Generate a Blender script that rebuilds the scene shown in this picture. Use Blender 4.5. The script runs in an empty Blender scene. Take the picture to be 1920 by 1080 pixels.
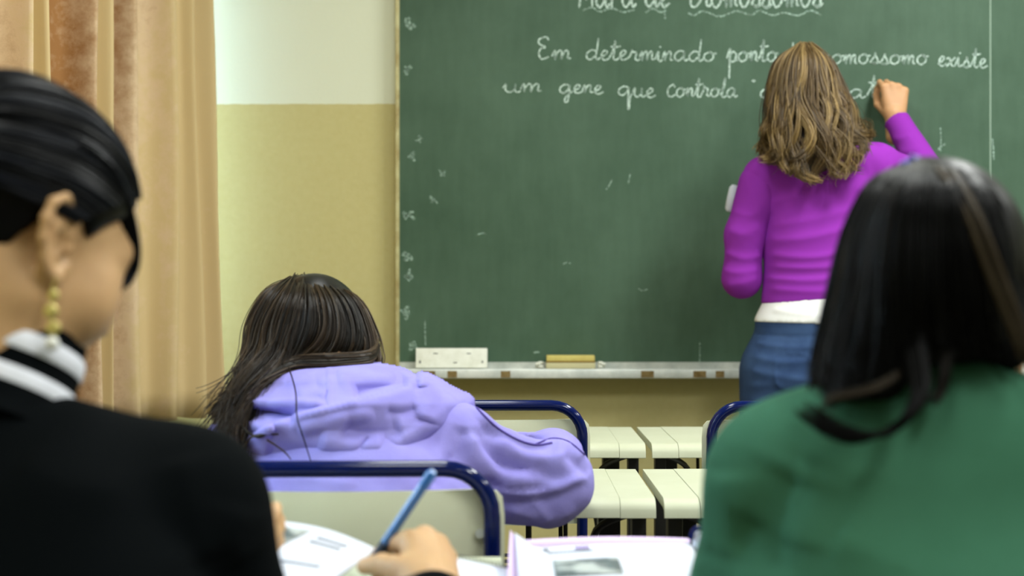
import bpy, bmesh, math, random
import numpy as np
from mathutils import Vector, Matrix, noise as mnoise

random.seed(7); np.random.seed(7)
SC = bpy.context.scene
COL = SC.collection
PI = math.pi

# ---------------------------------------------------------------- camera, world, lights, exposure
F = 3100.0            # focal length in pixels of the 1920 px wide frame
CAMZ = 1.07
def W(px, py, Y):     # point seen at pixel px,py at distance Y
    return Vector(((px - 960) / F * Y, Y, CAMZ - (py - 540) / F * Y))

cam = bpy.data.cameras.new('camera')
cam.sensor_width = 36.0
cam.lens = 36.0 * F / 1920.0
cam.clip_start = 0.05
cam.dof.use_dof = True
cam.dof.focus_distance = 2.95
cam.dof.aperture_fstop = 4.2
camo = bpy.data.objects.new('camera', cam)
camo.location = (0, 0, CAMZ)
camo.rotation_euler = (PI / 2, 0, 0)
COL.objects.link(camo)
SC.camera = camo

world = bpy.data.worlds.new('daylight')
SC.world = world
world.use_nodes = True
wn = world.node_tree
bg = wn.nodes['Background']
bg.inputs['Color'].default_value = (0.62, 0.82, 1.0, 1)
bg.inputs['Strength'].default_value = 10.0

def area(name, loc, sx, sy, power, color, rot=(0, 0, 0)):
    l = bpy.data.lights.new(name, 'AREA')
    l.shape = 'RECTANGLE'; l.size = sx; l.size_y = sy
    l.energy = power; l.color = color
    o = bpy.data.objects.new(name, l)
    o.location = loc; o.rotation_euler = rot
    COL.objects.link(o)
    return o
FL = (0.97, 1.0, 0.97)
for i, (lx, ly, p) in enumerate([(1.45, 3.0, 46), (-0.1, 2.7, 20), (3.0, 3.0, 30), (1.3, 0.6, 30), (-0.1, 0.4, 14),
                                 (2.9, 0.6, 22), (0.9, -2.0, 8)]):
    area('ceiling_lamp', (lx, ly, 2.86), 0.35, 1.25, p, FL)

SC.view_settings.view_transform = 'Standard'
SC.view_settings.look = 'None'
SC.view_settings.exposure = 0.48
SC.view_settings.gamma = 1.0
SC.view_settings.use_curve_mapping = False
SC.cycles.use_denoising = True
SC.cycles.max_bounces = 6

# ---------------------------------------------------------------- helpers: tags, materials
def tag(o, label=None, cat=None, group=None, kind=None):
    if label: o['label'] = label
    if cat: o['category'] = cat
    if group: o['group'] = group
    if kind: o['kind'] = kind
    return o

def empty(name, loc=(0, 0, 0), rz=0.0):
    o = bpy.data.objects.new(name, None)
    o.location = loc; o.rotation_euler = (0, 0, rz); o.empty_display_size = 0.1
    COL.objects.link(o)
    return o

def lin(c):
    return tuple(((v / 255) / 12.92 if v / 255 <= 0.04045 else ((v / 255 + 0.055) / 1.055) ** 2.4) for v in c)

def mat(name, rgb, rough=0.6, spec=0.4, bump=None, var=None, metallic=0.0, sheen=0.0, transmission=0.0, subsurf=0.0):
    """rgb sRGB 0..255; bump=(scale, strength, distance); var=(scale, other rgb, amount)"""
    m = bpy.data.materials.new(name); m.use_nodes = True
    nt = m.node_tree; b = nt.nodes['Principled BSDF']
    b.inputs['Base Color'].default_value = (*lin(rgb), 1)
    b.inputs['Roughness'].default_value = rough
    b.inputs['Specular IOR Level'].default_value = spec
    b.inputs['Metallic'].default_value = metallic
    if sheen:
        b.inputs['Sheen Weight'].default_value = sheen
    if transmission:
        b.inputs['Transmission Weight'].default_value = transmission
    if subsurf:
        b.inputs['Subsurface Weight'].default_value = subsurf
        b.inputs['Subsurface Radius'].default_value = (0.012, 0.005, 0.003)
        b.inputs['Subsurface Scale'].default_value = 0.6
    tc = nt.nodes.new('ShaderNodeTexCoord')
    if var:
        n = nt.nodes.new('ShaderNodeTexNoise'); n.inputs['Scale'].default_value = var[0]
        n.inputs['Detail'].default_value = 5; n.inputs['Roughness'].default_value = 0.65
        nt.links.new(tc.outputs['Object'], n.inputs['Vector'])
        r = nt.nodes.new('ShaderNodeValToRGB')
        r.color_ramp.elements[0].position = 0.38; r.color_ramp.elements[1].position = 0.66
        nt.links.new(n.outputs['Fac'], r.inputs['Fac'])
        mx = nt.nodes.new('ShaderNodeMix'); mx.data_type = 'RGBA'
        mx.inputs[6].default_value = (*lin(rgb), 1); mx.inputs[7].default_value = (*lin(var[1]), 1)
        mu = nt.nodes.new('ShaderNodeMath'); mu.operation = 'MULTIPLY'; mu.inputs[1].default_value = var[2]
        nt.links.new(r.outputs['Color'], mu.inputs[0]); nt.links.new(mu.outputs[0], mx.inputs[0])
        nt.links.new(mx.outputs[2], b.inputs['Base Color'])
    if bump:
        n2 = nt.nodes.new('ShaderNodeTexNoise'); n2.inputs['Scale'].default_value = bump[0]
        n2.inputs['Detail'].default_value = 4
        nt.links.new(tc.outputs['Object'], n2.inputs['Vector'])
        bp = nt.nodes.new('ShaderNodeBump'); bp.inputs['Strength'].default_value = bump[1]
        bp.inputs['Distance'].default_value = bump[2]
        nt.links.new(n2.outputs['Fac'], bp.inputs['Height']); nt.links.new(bp.outputs['Normal'], b.inputs['Normal'])
    return m

# ---------------------------------------------------------------- helpers: meshes
def link_mesh(name, verts, faces, m=None, parent=None, smooth=True):
    me = bpy.data.meshes.new(name)
    me.from_pydata([tuple(v) for v in verts], [], [tuple(f) for f in faces])
    return _fin(name, me, m, parent, smooth)

def _fin(name, me, m, parent, smooth):
    me.update()
    if m is not None:
        me.materials.append(m)
    if smooth:
        me.polygons.foreach_set('use_smooth', np.ones(len(me.polygons), dtype=bool))
    o = bpy.data.objects.new(name, me)
    COL.objects.link(o)
    if parent is not None:
        o.parent = parent
    return o

def np_mesh(name, V, Q, m=None, parent=None, attr=None):
    """V (n,3) float, Q (f,k) int with k = 3 or 4"""
    me = bpy.data.meshes.new(name)
    n, k = Q.shape
    me.vertices.add(len(V)); me.vertices.foreach_set('co', np.ascontiguousarray(V, dtype=np.float32).ravel())
    me.loops.add(n * k); me.loops.foreach_set('vertex_index', np.ascontiguousarray(Q, dtype=np.int32).ravel())
    me.polygons.add(n)
    me.polygons.foreach_set('loop_start', np.arange(0, n * k, k, dtype=np.int32))
    try:
        me.polygons.foreach_set('loop_total', np.full(n, k, dtype=np.int32))
    except Exception:
        pass
    me.update(calc_edges=True); me.validate()
    if attr is not None:
        a = me.attributes.new('tint', 'FLOAT', 'POINT')
        a.data.foreach_set('value', np.ascontiguousarray(attr, dtype=np.float32))
    return _fin(name, me, m, parent, True)

class MB:
    """collects pieces in a bmesh, then links them as ONE mesh object"""
    def __init__(self): self.b = bmesh.new()
    def box(self, lo, hi, bev=0.0, seg=2, M=None):
        r = bmesh.ops.create_cube(self.b, size=1.0)
        lo, hi = Vector(lo), Vector(hi)
        for v in r['verts']:
            v.co = Vector((lo[i] + (v.co[i] + 0.5) * (hi[i] - lo[i]) for i in range(3)))
        vs = r['verts']
        if bev > 0:
            es = list({e for v in vs for e in v.link_edges})
            rr = bmesh.ops.bevel(self.b, geom=es, offset=bev, segments=seg, profile=0.7, affect='EDGES')
            vs = list({v for f in rr['faces'] for v in f.verts} | {v for v in vs if v.is_valid})
        if M is not None:
            bmesh.ops.transform(self.b, matrix=M, verts=vs)
        return self
    def tube(self, pts, r, sides=10, caps=True):
        pts = [Vector(p) for p in pts]
        n = len(pts)
        rs = r if isinstance(r, (list, tuple)) else [r] * n
        rings = []
        up = None
        for i, p in enumerate(pts):
            t = (pts[min(i + 1, n - 1)] - pts[max(i - 1, 0)]).normalized()
            if up is None:
                up = Vector((0, 0, 1)) if abs(t.z) < 0.9 else Vector((1, 0, 0))
            a = t.cross(up)
            if a.length < 1e-5: a = t.orthogonal()
            a.normalize(); b = a.cross(t).normalized(); up = b
            rings.append([self.b.verts.new(p + (a * math.cos(k * 2 * PI / sides) + b * math.sin(k * 2 * PI / sides)) * rs[i]) for k in range(sides)])
        for i in range(n - 1):
            for k in range(sides):
                k2 = (k + 1) % sides
                self.b.faces.new((rings[i][k], rings[i][k2], rings[i + 1][k2], rings[i + 1][k]))
        if caps:
            self.b.faces.new(rings[0][::-1]); self.b.faces.new(rings[-1])
        return self
    def loft(self, secs, closed=True, caps=False):
        rings = [[self.b.verts.new(Vector(p)) for p in s] for s in secs]
        k_n = len(rings[0])
        for i in range(len(rings) - 1):
            for k in range(k_n if closed else k_n - 1):
                k2 = (k + 1) % k_n
                self.b.faces.new((rings[i][k], rings[i][k2], rings[i + 1][k2], rings[i + 1][k]))
        if caps:
            self.b.faces.new(rings[0][::-1]); self.b.faces.new(rings[-1])
        return self
    def extrude_x(self, prof, x0, x1):     # closed profile of (y, z)
        return self.loft([[(x0, y, z) for y, z in prof], [(x1, y, z) for y, z in prof]], True, True)
    def build(self, name, m=None, parent=None, smooth=True, angle=40):
        bmesh.ops.recalc_face_normals(self.b, faces=self.b.faces)
        me = bpy.data.meshes.new(name); self.b.to_mesh(me); self.b.free()
        o = _fin(name, me, m, parent, smooth)
        if smooth:
            try:
                me.set_sharp_from_angle(angle=math.radians(angle))
            except Exception:
                pass
        return o

def copy_tree(o, parent=None):
    c = o.copy(); COL.objects.link(c)
    if parent is not None: c.parent = parent
    for ch in list(o.children):
        copy_tree(ch, c)
    return c

def crom(P, S, axis=0):
    """Catmull-Rom resample of P (n,d) to S points"""
    P = np.asarray(P, dtype=float); n = len(P)
    t = np.linspace(0, n - 1, S); i = np.clip(np.floor(t).astype(int), 0, n - 2); f = (t - i)[:, None]
    p0 = P[np.clip(i - 1, 0, n - 1)]; p1 = P[i]; p2 = P[i + 1]; p3 = P[np.clip(i + 2, 0, n - 1)]
    return 0.5 * ((2 * p1) + (-p0 + p2) * f + (2 * p0 - 5 * p1 + 4 * p2 - p3) * f ** 2 + (-p0 + 3 * p1 - 3 * p2 + p3) * f ** 3)

def catm(pts, S):
    return [Vector(p) for p in crom([tuple(p) for p in pts], S)]

# ---------------------------------------------------------------- helpers: soft bodies from distance fields
class Field:
    def __init__(self, lo, hi, h):
        self.lo = np.array(lo, float); self.h = h
        self.n = np.ceil((np.array(hi, float) - self.lo) / h).astype(int) + 1
        self.ax = [self.lo[i] + h * np.arange(self.n[i]) for i in range(3)]
        self.d = np.full(self.n, 0.25, dtype=np.float32)
    def sl(self, lo, hi):
        s = []
        for i in range(3):
            a = int(max(0, math.floor((lo[i] - self.lo[i]) / self.h))); b = int(min(self.n[i], math.ceil((hi[i] - self.lo[i]) / self.h) + 1))
            if b <= a: return None
            s.append(slice(a, b))
        return tuple(s)
    def pts(self, s):
        X, Y, Z = np.meshgrid(self.ax[0][s[0]], self.ax[1][s[1]], self.ax[2][s[2]], indexing='ij')
        return np.stack([X, Y, Z], -1)
    def add(self, prim, k=0.02, grow=0.0):
        fn, lo, hi = prim
        pad = k + 0.02 + abs(grow)
        s = self.sl(lo - pad, hi + pad)
        if s is None: return self
        e = fn(self.pts(s)).astype(np.float32) - grow
        d = self.d[s]
        hh = np.clip(0.5 + 0.5 * (d - e) / max(k, 1e-5), 0, 1)
        self.d[s] = d * (1 - hh) + e * hh - k * hh * (1 - hh)
        return self
    def cut(self, prim, k=0.01):
        fn, lo, hi = prim
        s = self.sl(lo - k, hi + k)
        if s is None: return self
        e = -fn(self.pts(s)).astype(np.float32); d = self.d[s]
        hh = np.clip(0.5 + 0.5 * (e - d) / max(k, 1e-5), 0, 1)
        self.d[s] = d * (1 - hh) + e * hh + k * hh * (1 - hh)
        return self
    def plane(self, p, n, k=0.004):        # keep the side opposite to n
        n = np.array(n, float); n /= np.linalg.norm(n); p = np.array(p, float)
        s = (slice(None),) * 3
        e = ((self.pts(s) - p) @ n).astype(np.float32); d = self.d
        hh = np.clip(0.5 + 0.5 * (e - d) / k, 0, 1)
        self.d = d * (1 - hh) + e * hh + k * hh * (1 - hh)
        return self
    def shell_open(self, p, n, depth=0.02, inset=0.006):
        return self
    def mesh(self):
        d = self.d.copy()
        d[0] = d[-1] = 0.1; d[:, 0] = d[:, -1] = 0.1; d[:, :, 0] = d[:, :, -1] = 0.1
        ins = d < 0
        nx, ny, nz = d.shape
        c = [(i, j, k) for i in (0, 1) for j in (0, 1) for k in (0, 1)]
        cnt = sum(ins[i:nx - 1 + i, j:ny - 1 + j, k:nz - 1 + k].astype(np.int8) for i, j, k in c)
        act = (cnt > 0) & (cnt < 8)
        I = np.argwhere(act)
        idx = np.full(act.shape, -1, dtype=np.int64); idx[act] = np.arange(len(I))
        acc = np.zeros((len(I), 3)); num = np.zeros(len(I))
        val = {q: d[I[:, 0] + q[0], I[:, 1] + q[1], I[:, 2] + q[2]] for q in c}
        for q in c:
            for a in range(3):
                if q[a] == 0:
                    q2 = list(q); q2[a] = 1; q2 = tuple(q2)
                    va, vb = val[q], val[q2]
                    m = (va < 0) != (vb < 0)
                    t = np.where(m, va / np.where(m, va - vb, 1), 0)
                    p = np.tile(np.array(q, float), (len(I), 1)); p[:, a] += t
                    acc += p * m[:, None]; num += m
        V = self.lo + (I + acc / num[:, None]) * self.h
        Q = []
        for a in range(3):
            b_, c_ = (a + 1) % 3, (a + 2) % 3
            s0 = [slice(None)] * 3; s1 = [slice(None)] * 3
            s0[a] = slice(0, -1); s1[a] = slice(1, None)
            f0, f1 = ins[tuple(s0)], ins[tuple(s1)]
            E = np.argwhere(f0 != f1)
            ok = (E[:, b_] > 0) & (E[:, c_] > 0) & (E[:, b_] < d.shape[b_] - 1) & (E[:, c_] < d.shape[c_] - 1)
            E = E[ok]
            flip = f1[tuple(E.T)]
            def at(db, dc):
                e = E.copy(); e[:, b_] += db; e[:, c_] += dc
                return idx[tuple(e.T)]
            q = np.stack([at(-1, -1), at(0, -1), at(0, 0), at(-1, 0)], 1)
            q[flip] = q[flip][:, ::-1]
            Q.append(q)
        return V, np.concatenate(Q)

def vnormals(V, Q):
    n = np.cross(V[Q[:, 2]] - V[Q[:, 0]], V[Q[:, 3]] - V[Q[:, 1]])
    N = np.zeros_like(V)
    for k in range(4):
        np.add.at(N, Q[:, k], n)
    return N / (np.linalg.norm(N, axis=1, keepdims=True) + 1e-12)

def rc(a, b, r1, r2, fn=None, fs=1.0):
    """tapered capsule from a to b, flattened by fs along direction fn"""
    a = np.array(a, float); b = np.array(b, float)
    R = max(r1, r2)
    lo = np.minimum(a, b) - R; hi = np.maximum(a, b) + R
    if fn is not None:
        n = np.array(fn, float); n /= np.linalg.norm(n)
    ba = b - a; L2 = max(ba @ ba, 1e-9)
    def f(p):
        if fn is not None:
            ha = (p - a) @ n - ((p - a) @ ba / L2).clip(0, 1) * (ba @ n)
            p = p + (ha * (1 / fs - 1))[..., None] * n
        t = ((p - a) @ ba / L2).clip(0, 1)
        t = t * t * (3 - 2 * t) * 0.35 + t * 0.65
        q = p - a - t[..., None] * ba
        return np.sqrt((q * q).sum(-1)) - (r1 + (r2 - r1) * t)
    return f, lo, hi

def el(c, r, R=None):
    c = np.array(c, float); r = np.array(r, float)
    m = r.max()
    A = None if R is None else np.array(R, float)
    def f(p):
        q = p - c
        if A is not None: q = q @ A
        k0 = np.sqrt(((q / r) ** 2).sum(-1)); k1 = np.sqrt(((q / (r * r)) ** 2).sum(-1))
        return k0 * (k0 - 1) / np.maximum(k1, 1e-6)
    return f, c - m, c + m

def bounds(prims, pad=0.05):
    lo = np.min([p[0][1] for p in prims], axis=0) - pad
    hi = np.max([p[0][2] for p in prims], axis=0) + pad
    return lo, hi

def polydist(P, pts):
    """signed distance of 2-D points to a polyline (positive to the right of travel) and the travel fraction"""
    best = np.full(len(P), 1e9); sg = np.zeros(len(P)); fr = np.zeros(len(P))
    pts = np.array(pts, float); n = len(pts) - 1
    for i in range(n):
        a, b = pts[i], pts[i + 1]; ab = b - a; L2 = ab @ ab + 1e-12
        t = ((P - a) @ ab / L2).clip(0, 1)
        q = P - a - t[:, None] * ab
        dd = np.sqrt((q * q).sum(1))
        cr = ab[0] * (P[:, 1] - a[1]) - ab[1] * (P[:, 0] - a[0])
        m = dd < best
        best[m] = dd[m]; sg[m] = -np.sign(cr[m]); fr[m] = (i + t[m]) / n
    return best * np.where(sg == 0, 1, sg), fr

def folds(V, Q, Y0, specs, front=-0.05):
    """pushes cloth into folds. specs: (pixel polyline, height, width right of travel, width left of travel)"""
    for px, A, wr, wl in specs:
        N = vnormals(V, Q)
        pts = crom(px, max(6, 4 * len(px)))
        pts = np.stack([(pts[:, 0] - 960) / F * Y0, -(pts[:, 1] - 540) / F * Y0 + CAMZ], 1)
        s, fr = polydist(V[:, [0, 2]], pts)
        w = np.where(s > 0, wr, wl)
        fade = np.clip(np.minimum(fr, 1 - fr) * 6 + 0.12, 0, 1)
        amp = A * (0.5 * np.exp(-(s / w) ** 2 / 2) + 0.5 * np.exp(-np.abs(s) / w)) * fade * np.clip((-N[:, 1] - front) * 3, 0, 1)
        V = V + N * amp[:, None]
    return V

def vnoise(V, scale, seed=0.0, oct=2):
    r = np.zeros(len(V))
    for i, v in enumerate(V):
        r[i] = mnoise.fractal((v[0] * scale + seed, v[1] * scale, v[2] * scale), 1.0, 2.0, oct)
    return r

# ---------------------------------------------------------------- hair
def strands(guides, n, S=18, seed=1, spread=0.006, wave=0.0, freq=3.0, clumps=40, clump=0.6, r=0.0011, tip=0.35, fray=0.0, tlo=0.0, usel=None, wstart=0.25):
    """guides (U,T,3); returns verts, quads, tint of thin tapered locks"""
    rng = np.random.default_rng(seed)
    G = np.array([crom(g, S) for g in guides])             # U,S,3
    nu = len(G)
    u = rng.random(n) if usel is None else usel
    cu = np.sort(rng.random(clumps)); near = np.abs(u[:, None] - cu[None]).argmin(1)
    t = np.linspace(0, 1, S)[None]
    uu = u[:, None] + (cu[near] - u)[:, None] * clump * np.clip(t * 1.4 - 0.2, 0, 1)
    ui = uu * (nu - 1); i0 = np.clip(np.floor(ui).astype(int), 0, nu - 2); f = (ui - i0)[..., None]
    k = np.arange(S)[None].repeat(n, 0)
    g0 = G[np.clip(i0 - 1, 0, nu - 1), k]; g1 = G[i0, k]; g2 = G[i0 + 1, k]; g3 = G[np.clip(i0 + 2, 0, nu - 1), k]
    P = 0.5 * ((2 * g1) + (-g0 + g2) * f + (2 * g0 - 5 * g1 + 4 * g2 - g3) * f ** 2 + (-g0 + 3 * g1 - 3 * g2 + g3) * f ** 3)
    du = g2 - g1; du /= np.linalg.norm(du, axis=-1, keepdims=True) + 1e-9
    dt = np.gradient(P, axis=1); dt /= np.linalg.norm(dt, axis=-1, keepdims=True) + 1e-9
    dn = np.cross(du, dt); dn /= np.linalg.norm(dn, axis=-1, keepdims=True) + 1e-9
    phs = rng.random(clumps) * 2 * PI; fq = freq * (0.75 + 0.5 * rng.random(clumps)); am = 0.6 + 0.8 * rng.random(clumps)
    ph = phs[near][:, None]; fr = fq[near][:, None]; aa = am[near][:, None]
    env = np.clip((t - wstart) / (1 - wstart), 0, 1)
    ph = ph + rng.normal(0, 0.25, (n, 1))
    P = P + du * (wave * aa * env * np.sin(2 * PI * fr * t + ph))[..., None] + dn * (0.7 * wave * aa * env * np.cos(2 * PI * fr * t + ph * 1.3))[..., None]
    dep = rng.normal(0, 1, (n, 1)); P = P + dn * (spread * dep * np.clip(0.35 + t, 0, 1))[..., None]
    lat = rng.normal(0, 1, (n, 1)); P = P + du * (spread * 0.7 * lat)[..., None]
    if fray: P = P + rng.normal(0, 1, (n, 1, 3)) * (fray * np.clip(t - 0.5, 0, 1) ** 2 * 4)[..., None]
    ln = 1 - tlo * rng.random(n)                           # shorten some
    idx = t * ln[:, None] * (S - 1); j = np.clip(np.floor(idx).astype(int), 0, S - 2); ff = (idx - j)[..., None]
    ar = np.arange(n)[:, None]
    P = P[ar, j] * (1 - ff) + P[ar, j + 1] * ff
    T = np.gradient(P, axis=1); T /= np.linalg.norm(T, axis=-1, keepdims=True) + 1e-9
    A = np.cross(T, rng.normal(0, 1, (n, 1, 3))); A /= np.linalg.norm(A, axis=-1, keepdims=True) + 1e-9
    B = np.cross(T, A)
    rad = (r * (0.6 + 0.8 * rng.random((n, 1))) * (1 - (1 - tip) * t ** 2))[..., None]
    V = np.stack([P + (A * math.cos(q) + B * math.sin(q)) * rad for q in (0, 2 * PI / 3, 4 * PI / 3)], 2)   # n,S,3,3
    base = (np.arange(n)[:, None, None] * S + np.arange(S - 1)[None, :, None]) * 3
    q = np.arange(3)[None, None]; q2 = (q + 1) % 3
    Q = np.stack([base + q, base + q2, base + 3 + q2, base + 3 + q], -1).reshape(-1, 4)
    ctint = rng.random(clumps)[near]
    tint = np.repeat(np.clip(0.55 * ctint + 0.45 * rng.random(n), 0, 1), S * 3)
    return V.reshape(-1, 3), Q, tint

def merge(parts):
    Vs, Qs, Ts, o = [], [], [], 0
    for p in parts:
        V, Q = p[0], p[1]; T = p[2] if len(p) > 2 else np.full(len(V), 0.15)
        Vs.append(V); Qs.append(Q + o); Ts.append(T); o += len(V)
    return np.concatenate(Vs), np.concatenate(Qs), np.concatenate(Ts)

def hair_mat(name, dark, mid, light, rough=0.38, spec=0.5):
    m = bpy.data.materials.new(name); m.use_nodes = True
    nt = m.node_tree; b = nt.nodes['Principled BSDF']
    a = nt.nodes.new('ShaderNodeAttribute'); a.attribute_name = 'tint'
    r = nt.nodes.new('ShaderNodeValToRGB')
    r.color_ramp.elements[0].color = (*lin(dark), 1); r.color_ramp.elements[1].color = (*lin(light), 1)
    e = r.color_ramp.elements.new(0.5); e.color = (*lin(mid), 1)
    nt.links.new(a.outputs['Fac'], r.inputs['Fac']); nt.links.new(r.outputs['Color'], b.inputs['Base Color'])
    b.inputs['Roughness'].default_value = rough; b.inputs['Specular IOR Level'].default_value = spec
    return m
# ---------------------------------------------------------------- materials of the room
M_dark_metal = mat('black_paint', (20, 20, 22), 0.45, 0.4)
M_navy = mat('navy_enamel', (3, 18, 72), 0.12, 0.28)
M_cream = mat('cream_plastic', (188, 191, 166), 0.45, 0.3, bump=(220, 0.08, 0.001), var=(9, (176, 180, 153), 0.5))
M_seat = mat('seat_plastic', (204, 206, 180), 0.45, 0.4, bump=(260, 0.1, 0.001), var=(6, (196, 198, 170), 0.5))
M_rubber = mat('rubber', (25, 25, 25), 0.8, 0.2)
M_alu = mat('aluminium', (182, 188, 182), 0.45, 0.5, metallic=0.35, var=(14, (226, 228, 220), 0.7))
M_rust = mat('worn_wood', (112, 92, 52), 0.8, 0.2, var=(60, (160, 140, 96), 0.7))
M_white = mat('white_plastic', (236, 238, 226), 0.5, 0.4, var=(30, (205, 206, 186), 0.5))
M_paper = mat('paper', (206, 210, 222), 0.85, 0.12)

# ---------------------------------------------------------------- room shell
def wall_paint():
    m = mat('wall_paint', (226, 230, 204), 0.75, 0.25, bump=(90, 0.25, 0.002))
    nt = m.node_tree; b = nt.nodes['Principled BSDF']
    tc = nt.nodes.new('ShaderNodeTexCoord'); sp = nt.nodes.new('ShaderNodeSeparateXYZ')
    nt.links.new(tc.outputs['Object'], sp.inputs[0])
    n = nt.nodes.new('ShaderNodeTexNoise'); n.inputs['Scale'].default_value = 30
    nt.links.new(tc.outputs['Object'], n.inputs['Vector'])
    a = nt.nodes.new('ShaderNodeMath'); a.operation = 'MULTIPLY_ADD'; a.inputs[1].default_value = 0.005
    nt.links.new(n.outputs['Fac'], a.inputs[0]); nt.links.new(sp.outputs['Z'], a.inputs[2])
    g = nt.nodes.new('ShaderNodeMath'); g.operation = 'GREATER_THAN'; g.inputs[1].default_value = 1.5845
    nt.links.new(a.outputs[0], g.inputs[0])
    n2 = nt.nodes.new('ShaderNodeTexNoise'); n2.inputs['Scale'].default_value = 55; n2.inputs['Detail'].default_value = 6
    nt.links.new(tc.outputs['Object'], n2.inputs['Vector'])
    mo = nt.nodes.new('ShaderNodeMix'); mo.data_type = 'RGBA'
    mo.inputs[6].default_value = (*lin((202, 193, 138)), 1); mo.inputs[7].default_value = (*lin((192, 182, 124)), 1)
    nt.links.new(n2.outputs['Fac'], mo.inputs[0])
    mx = nt.nodes.new('ShaderNodeMix'); mx.data_type = 'RGBA'
    mx.inputs[7].default_value = (*lin((222, 226, 202)), 1)
    nt.links.new(mo.outputs[2], mx.inputs[6]); nt.links.new(g.outputs[0], mx.inputs[0])
    nt.links.new(mx.outputs[2], b.inputs['Base Color'])
    return m
M_wall = wall_paint()
M_ceil = mat('ceiling_paint', (205, 206, 202), 0.9, 0.2)
M_floor = mat('floor_vinyl', (112, 108, 98), 0.45, 0.4, var=(7, (92, 88, 80), 0.6))
XL, XR, YF, YB, ZC = -1.10, 5.2, 4.60, -3.6, 2.95
def slab(name, lo, hi, m):
    return tag(MB().box(lo, hi).build(name, m, None, False), kind='structure')
slab('wall_front', (XL - 0.2, YF, 0), (XR + 0.2, YF + 0.15, ZC), M_wall)
slab('wall_right', (XR, YB, 0), (XR + 0.15, YF, ZC), M_wall)
slab('wall_back', (XL - 0.2, YB - 0.15, 0), (XR + 0.2, YB, ZC), M_wall)
slab('floor', (XL - 0.2, YB - 0.2, -0.1), (XR + 0.2, YF + 0.2, 0), M_floor)
slab('ceiling', (XL - 0.2, YB - 0.2, ZC), (XR + 0.2, YF + 0.2, ZC + 0.1), M_ceil)
WY0, WY1, WZ0, WZ1 = 1.5, 4.44, 0.90, 2.50
wl = MB()
for lo, hi in [((XL - 0.15, YB, 0), (XL, WY0, ZC)), ((XL - 0.15, WY1, 0), (XL, YF, ZC)),
               ((XL - 0.15, WY0, 0), (XL, WY1, WZ0)), ((XL - 0.15, WY0, WZ1), (XL, WY1, ZC))]:
    wl.box(lo, hi)
tag(wl.build('wall_left', M_wall, None, False), kind='structure')
M_frame = mat('window_paint', (150, 152, 148), 0.5)
M_glass = mat('glass', (240, 246, 246), 0.02, 0.5, transmission=1.0)
win = tag(empty('window_1', (XL - 0.1, WY0, WZ0)), kind='structure')
fr = MB()
wd, ht = WY1 - WY0, WZ1 - WZ0
for lo, hi in [((0, 0, 0), (0.05, wd, 0.05)), ((0, 0, ht - 0.05), (0.05, wd, ht)), ((0, 0, 0), (0.05, 0.05, ht)), ((0, wd - 0.05, 0), (0.05, wd, ht)),
               ((0, wd / 2 - 0.025, 0), (0.05, wd / 2 + 0.025, ht)), ((0, 0, ht * 0.62), (0.05, wd, ht * 0.62 + 0.04))]:
    fr.box(lo, hi)
fr.build('window_frame', M_frame, win, False)
for k in range(2):
    for z0, z1 in ((0.05, ht * 0.62), (ht * 0.62 + 0.04, ht - 0.05)):
        MB().box((0.022, 0.05 + k * (wd / 2 - 0.025), z0), (0.027, wd / 2 - 0.025 + k * (wd / 2 - 0.025), z1)).build('pane', M_glass, win, False)

# ---------------------------------------------------------------- curtain
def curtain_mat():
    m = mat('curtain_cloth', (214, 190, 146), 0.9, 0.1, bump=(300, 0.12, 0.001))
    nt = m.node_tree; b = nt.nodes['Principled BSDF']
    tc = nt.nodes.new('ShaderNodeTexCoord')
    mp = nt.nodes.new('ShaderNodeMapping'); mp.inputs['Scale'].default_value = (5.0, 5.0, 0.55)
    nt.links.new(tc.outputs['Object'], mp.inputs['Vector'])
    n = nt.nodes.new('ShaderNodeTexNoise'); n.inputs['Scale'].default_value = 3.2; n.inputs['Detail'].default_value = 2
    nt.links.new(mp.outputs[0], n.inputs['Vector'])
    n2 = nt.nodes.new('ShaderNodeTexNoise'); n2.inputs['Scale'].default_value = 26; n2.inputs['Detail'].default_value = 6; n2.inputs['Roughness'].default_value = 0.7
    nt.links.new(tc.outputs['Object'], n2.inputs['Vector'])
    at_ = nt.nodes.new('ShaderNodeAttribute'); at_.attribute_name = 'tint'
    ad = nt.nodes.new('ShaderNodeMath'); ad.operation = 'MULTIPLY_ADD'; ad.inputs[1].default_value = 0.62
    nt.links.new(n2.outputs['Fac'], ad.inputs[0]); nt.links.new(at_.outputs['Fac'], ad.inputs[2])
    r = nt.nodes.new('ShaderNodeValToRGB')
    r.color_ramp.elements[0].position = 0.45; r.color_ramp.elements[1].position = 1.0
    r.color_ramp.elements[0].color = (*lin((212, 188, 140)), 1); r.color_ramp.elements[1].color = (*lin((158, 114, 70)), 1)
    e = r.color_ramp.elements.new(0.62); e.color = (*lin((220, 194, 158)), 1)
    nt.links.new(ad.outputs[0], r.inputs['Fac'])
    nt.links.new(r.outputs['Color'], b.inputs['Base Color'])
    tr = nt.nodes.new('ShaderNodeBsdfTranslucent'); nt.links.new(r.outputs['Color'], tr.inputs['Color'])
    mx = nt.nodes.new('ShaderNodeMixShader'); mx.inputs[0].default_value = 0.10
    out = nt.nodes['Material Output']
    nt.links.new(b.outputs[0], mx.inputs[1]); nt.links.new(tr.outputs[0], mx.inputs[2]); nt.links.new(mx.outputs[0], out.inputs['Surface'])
    return m
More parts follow.
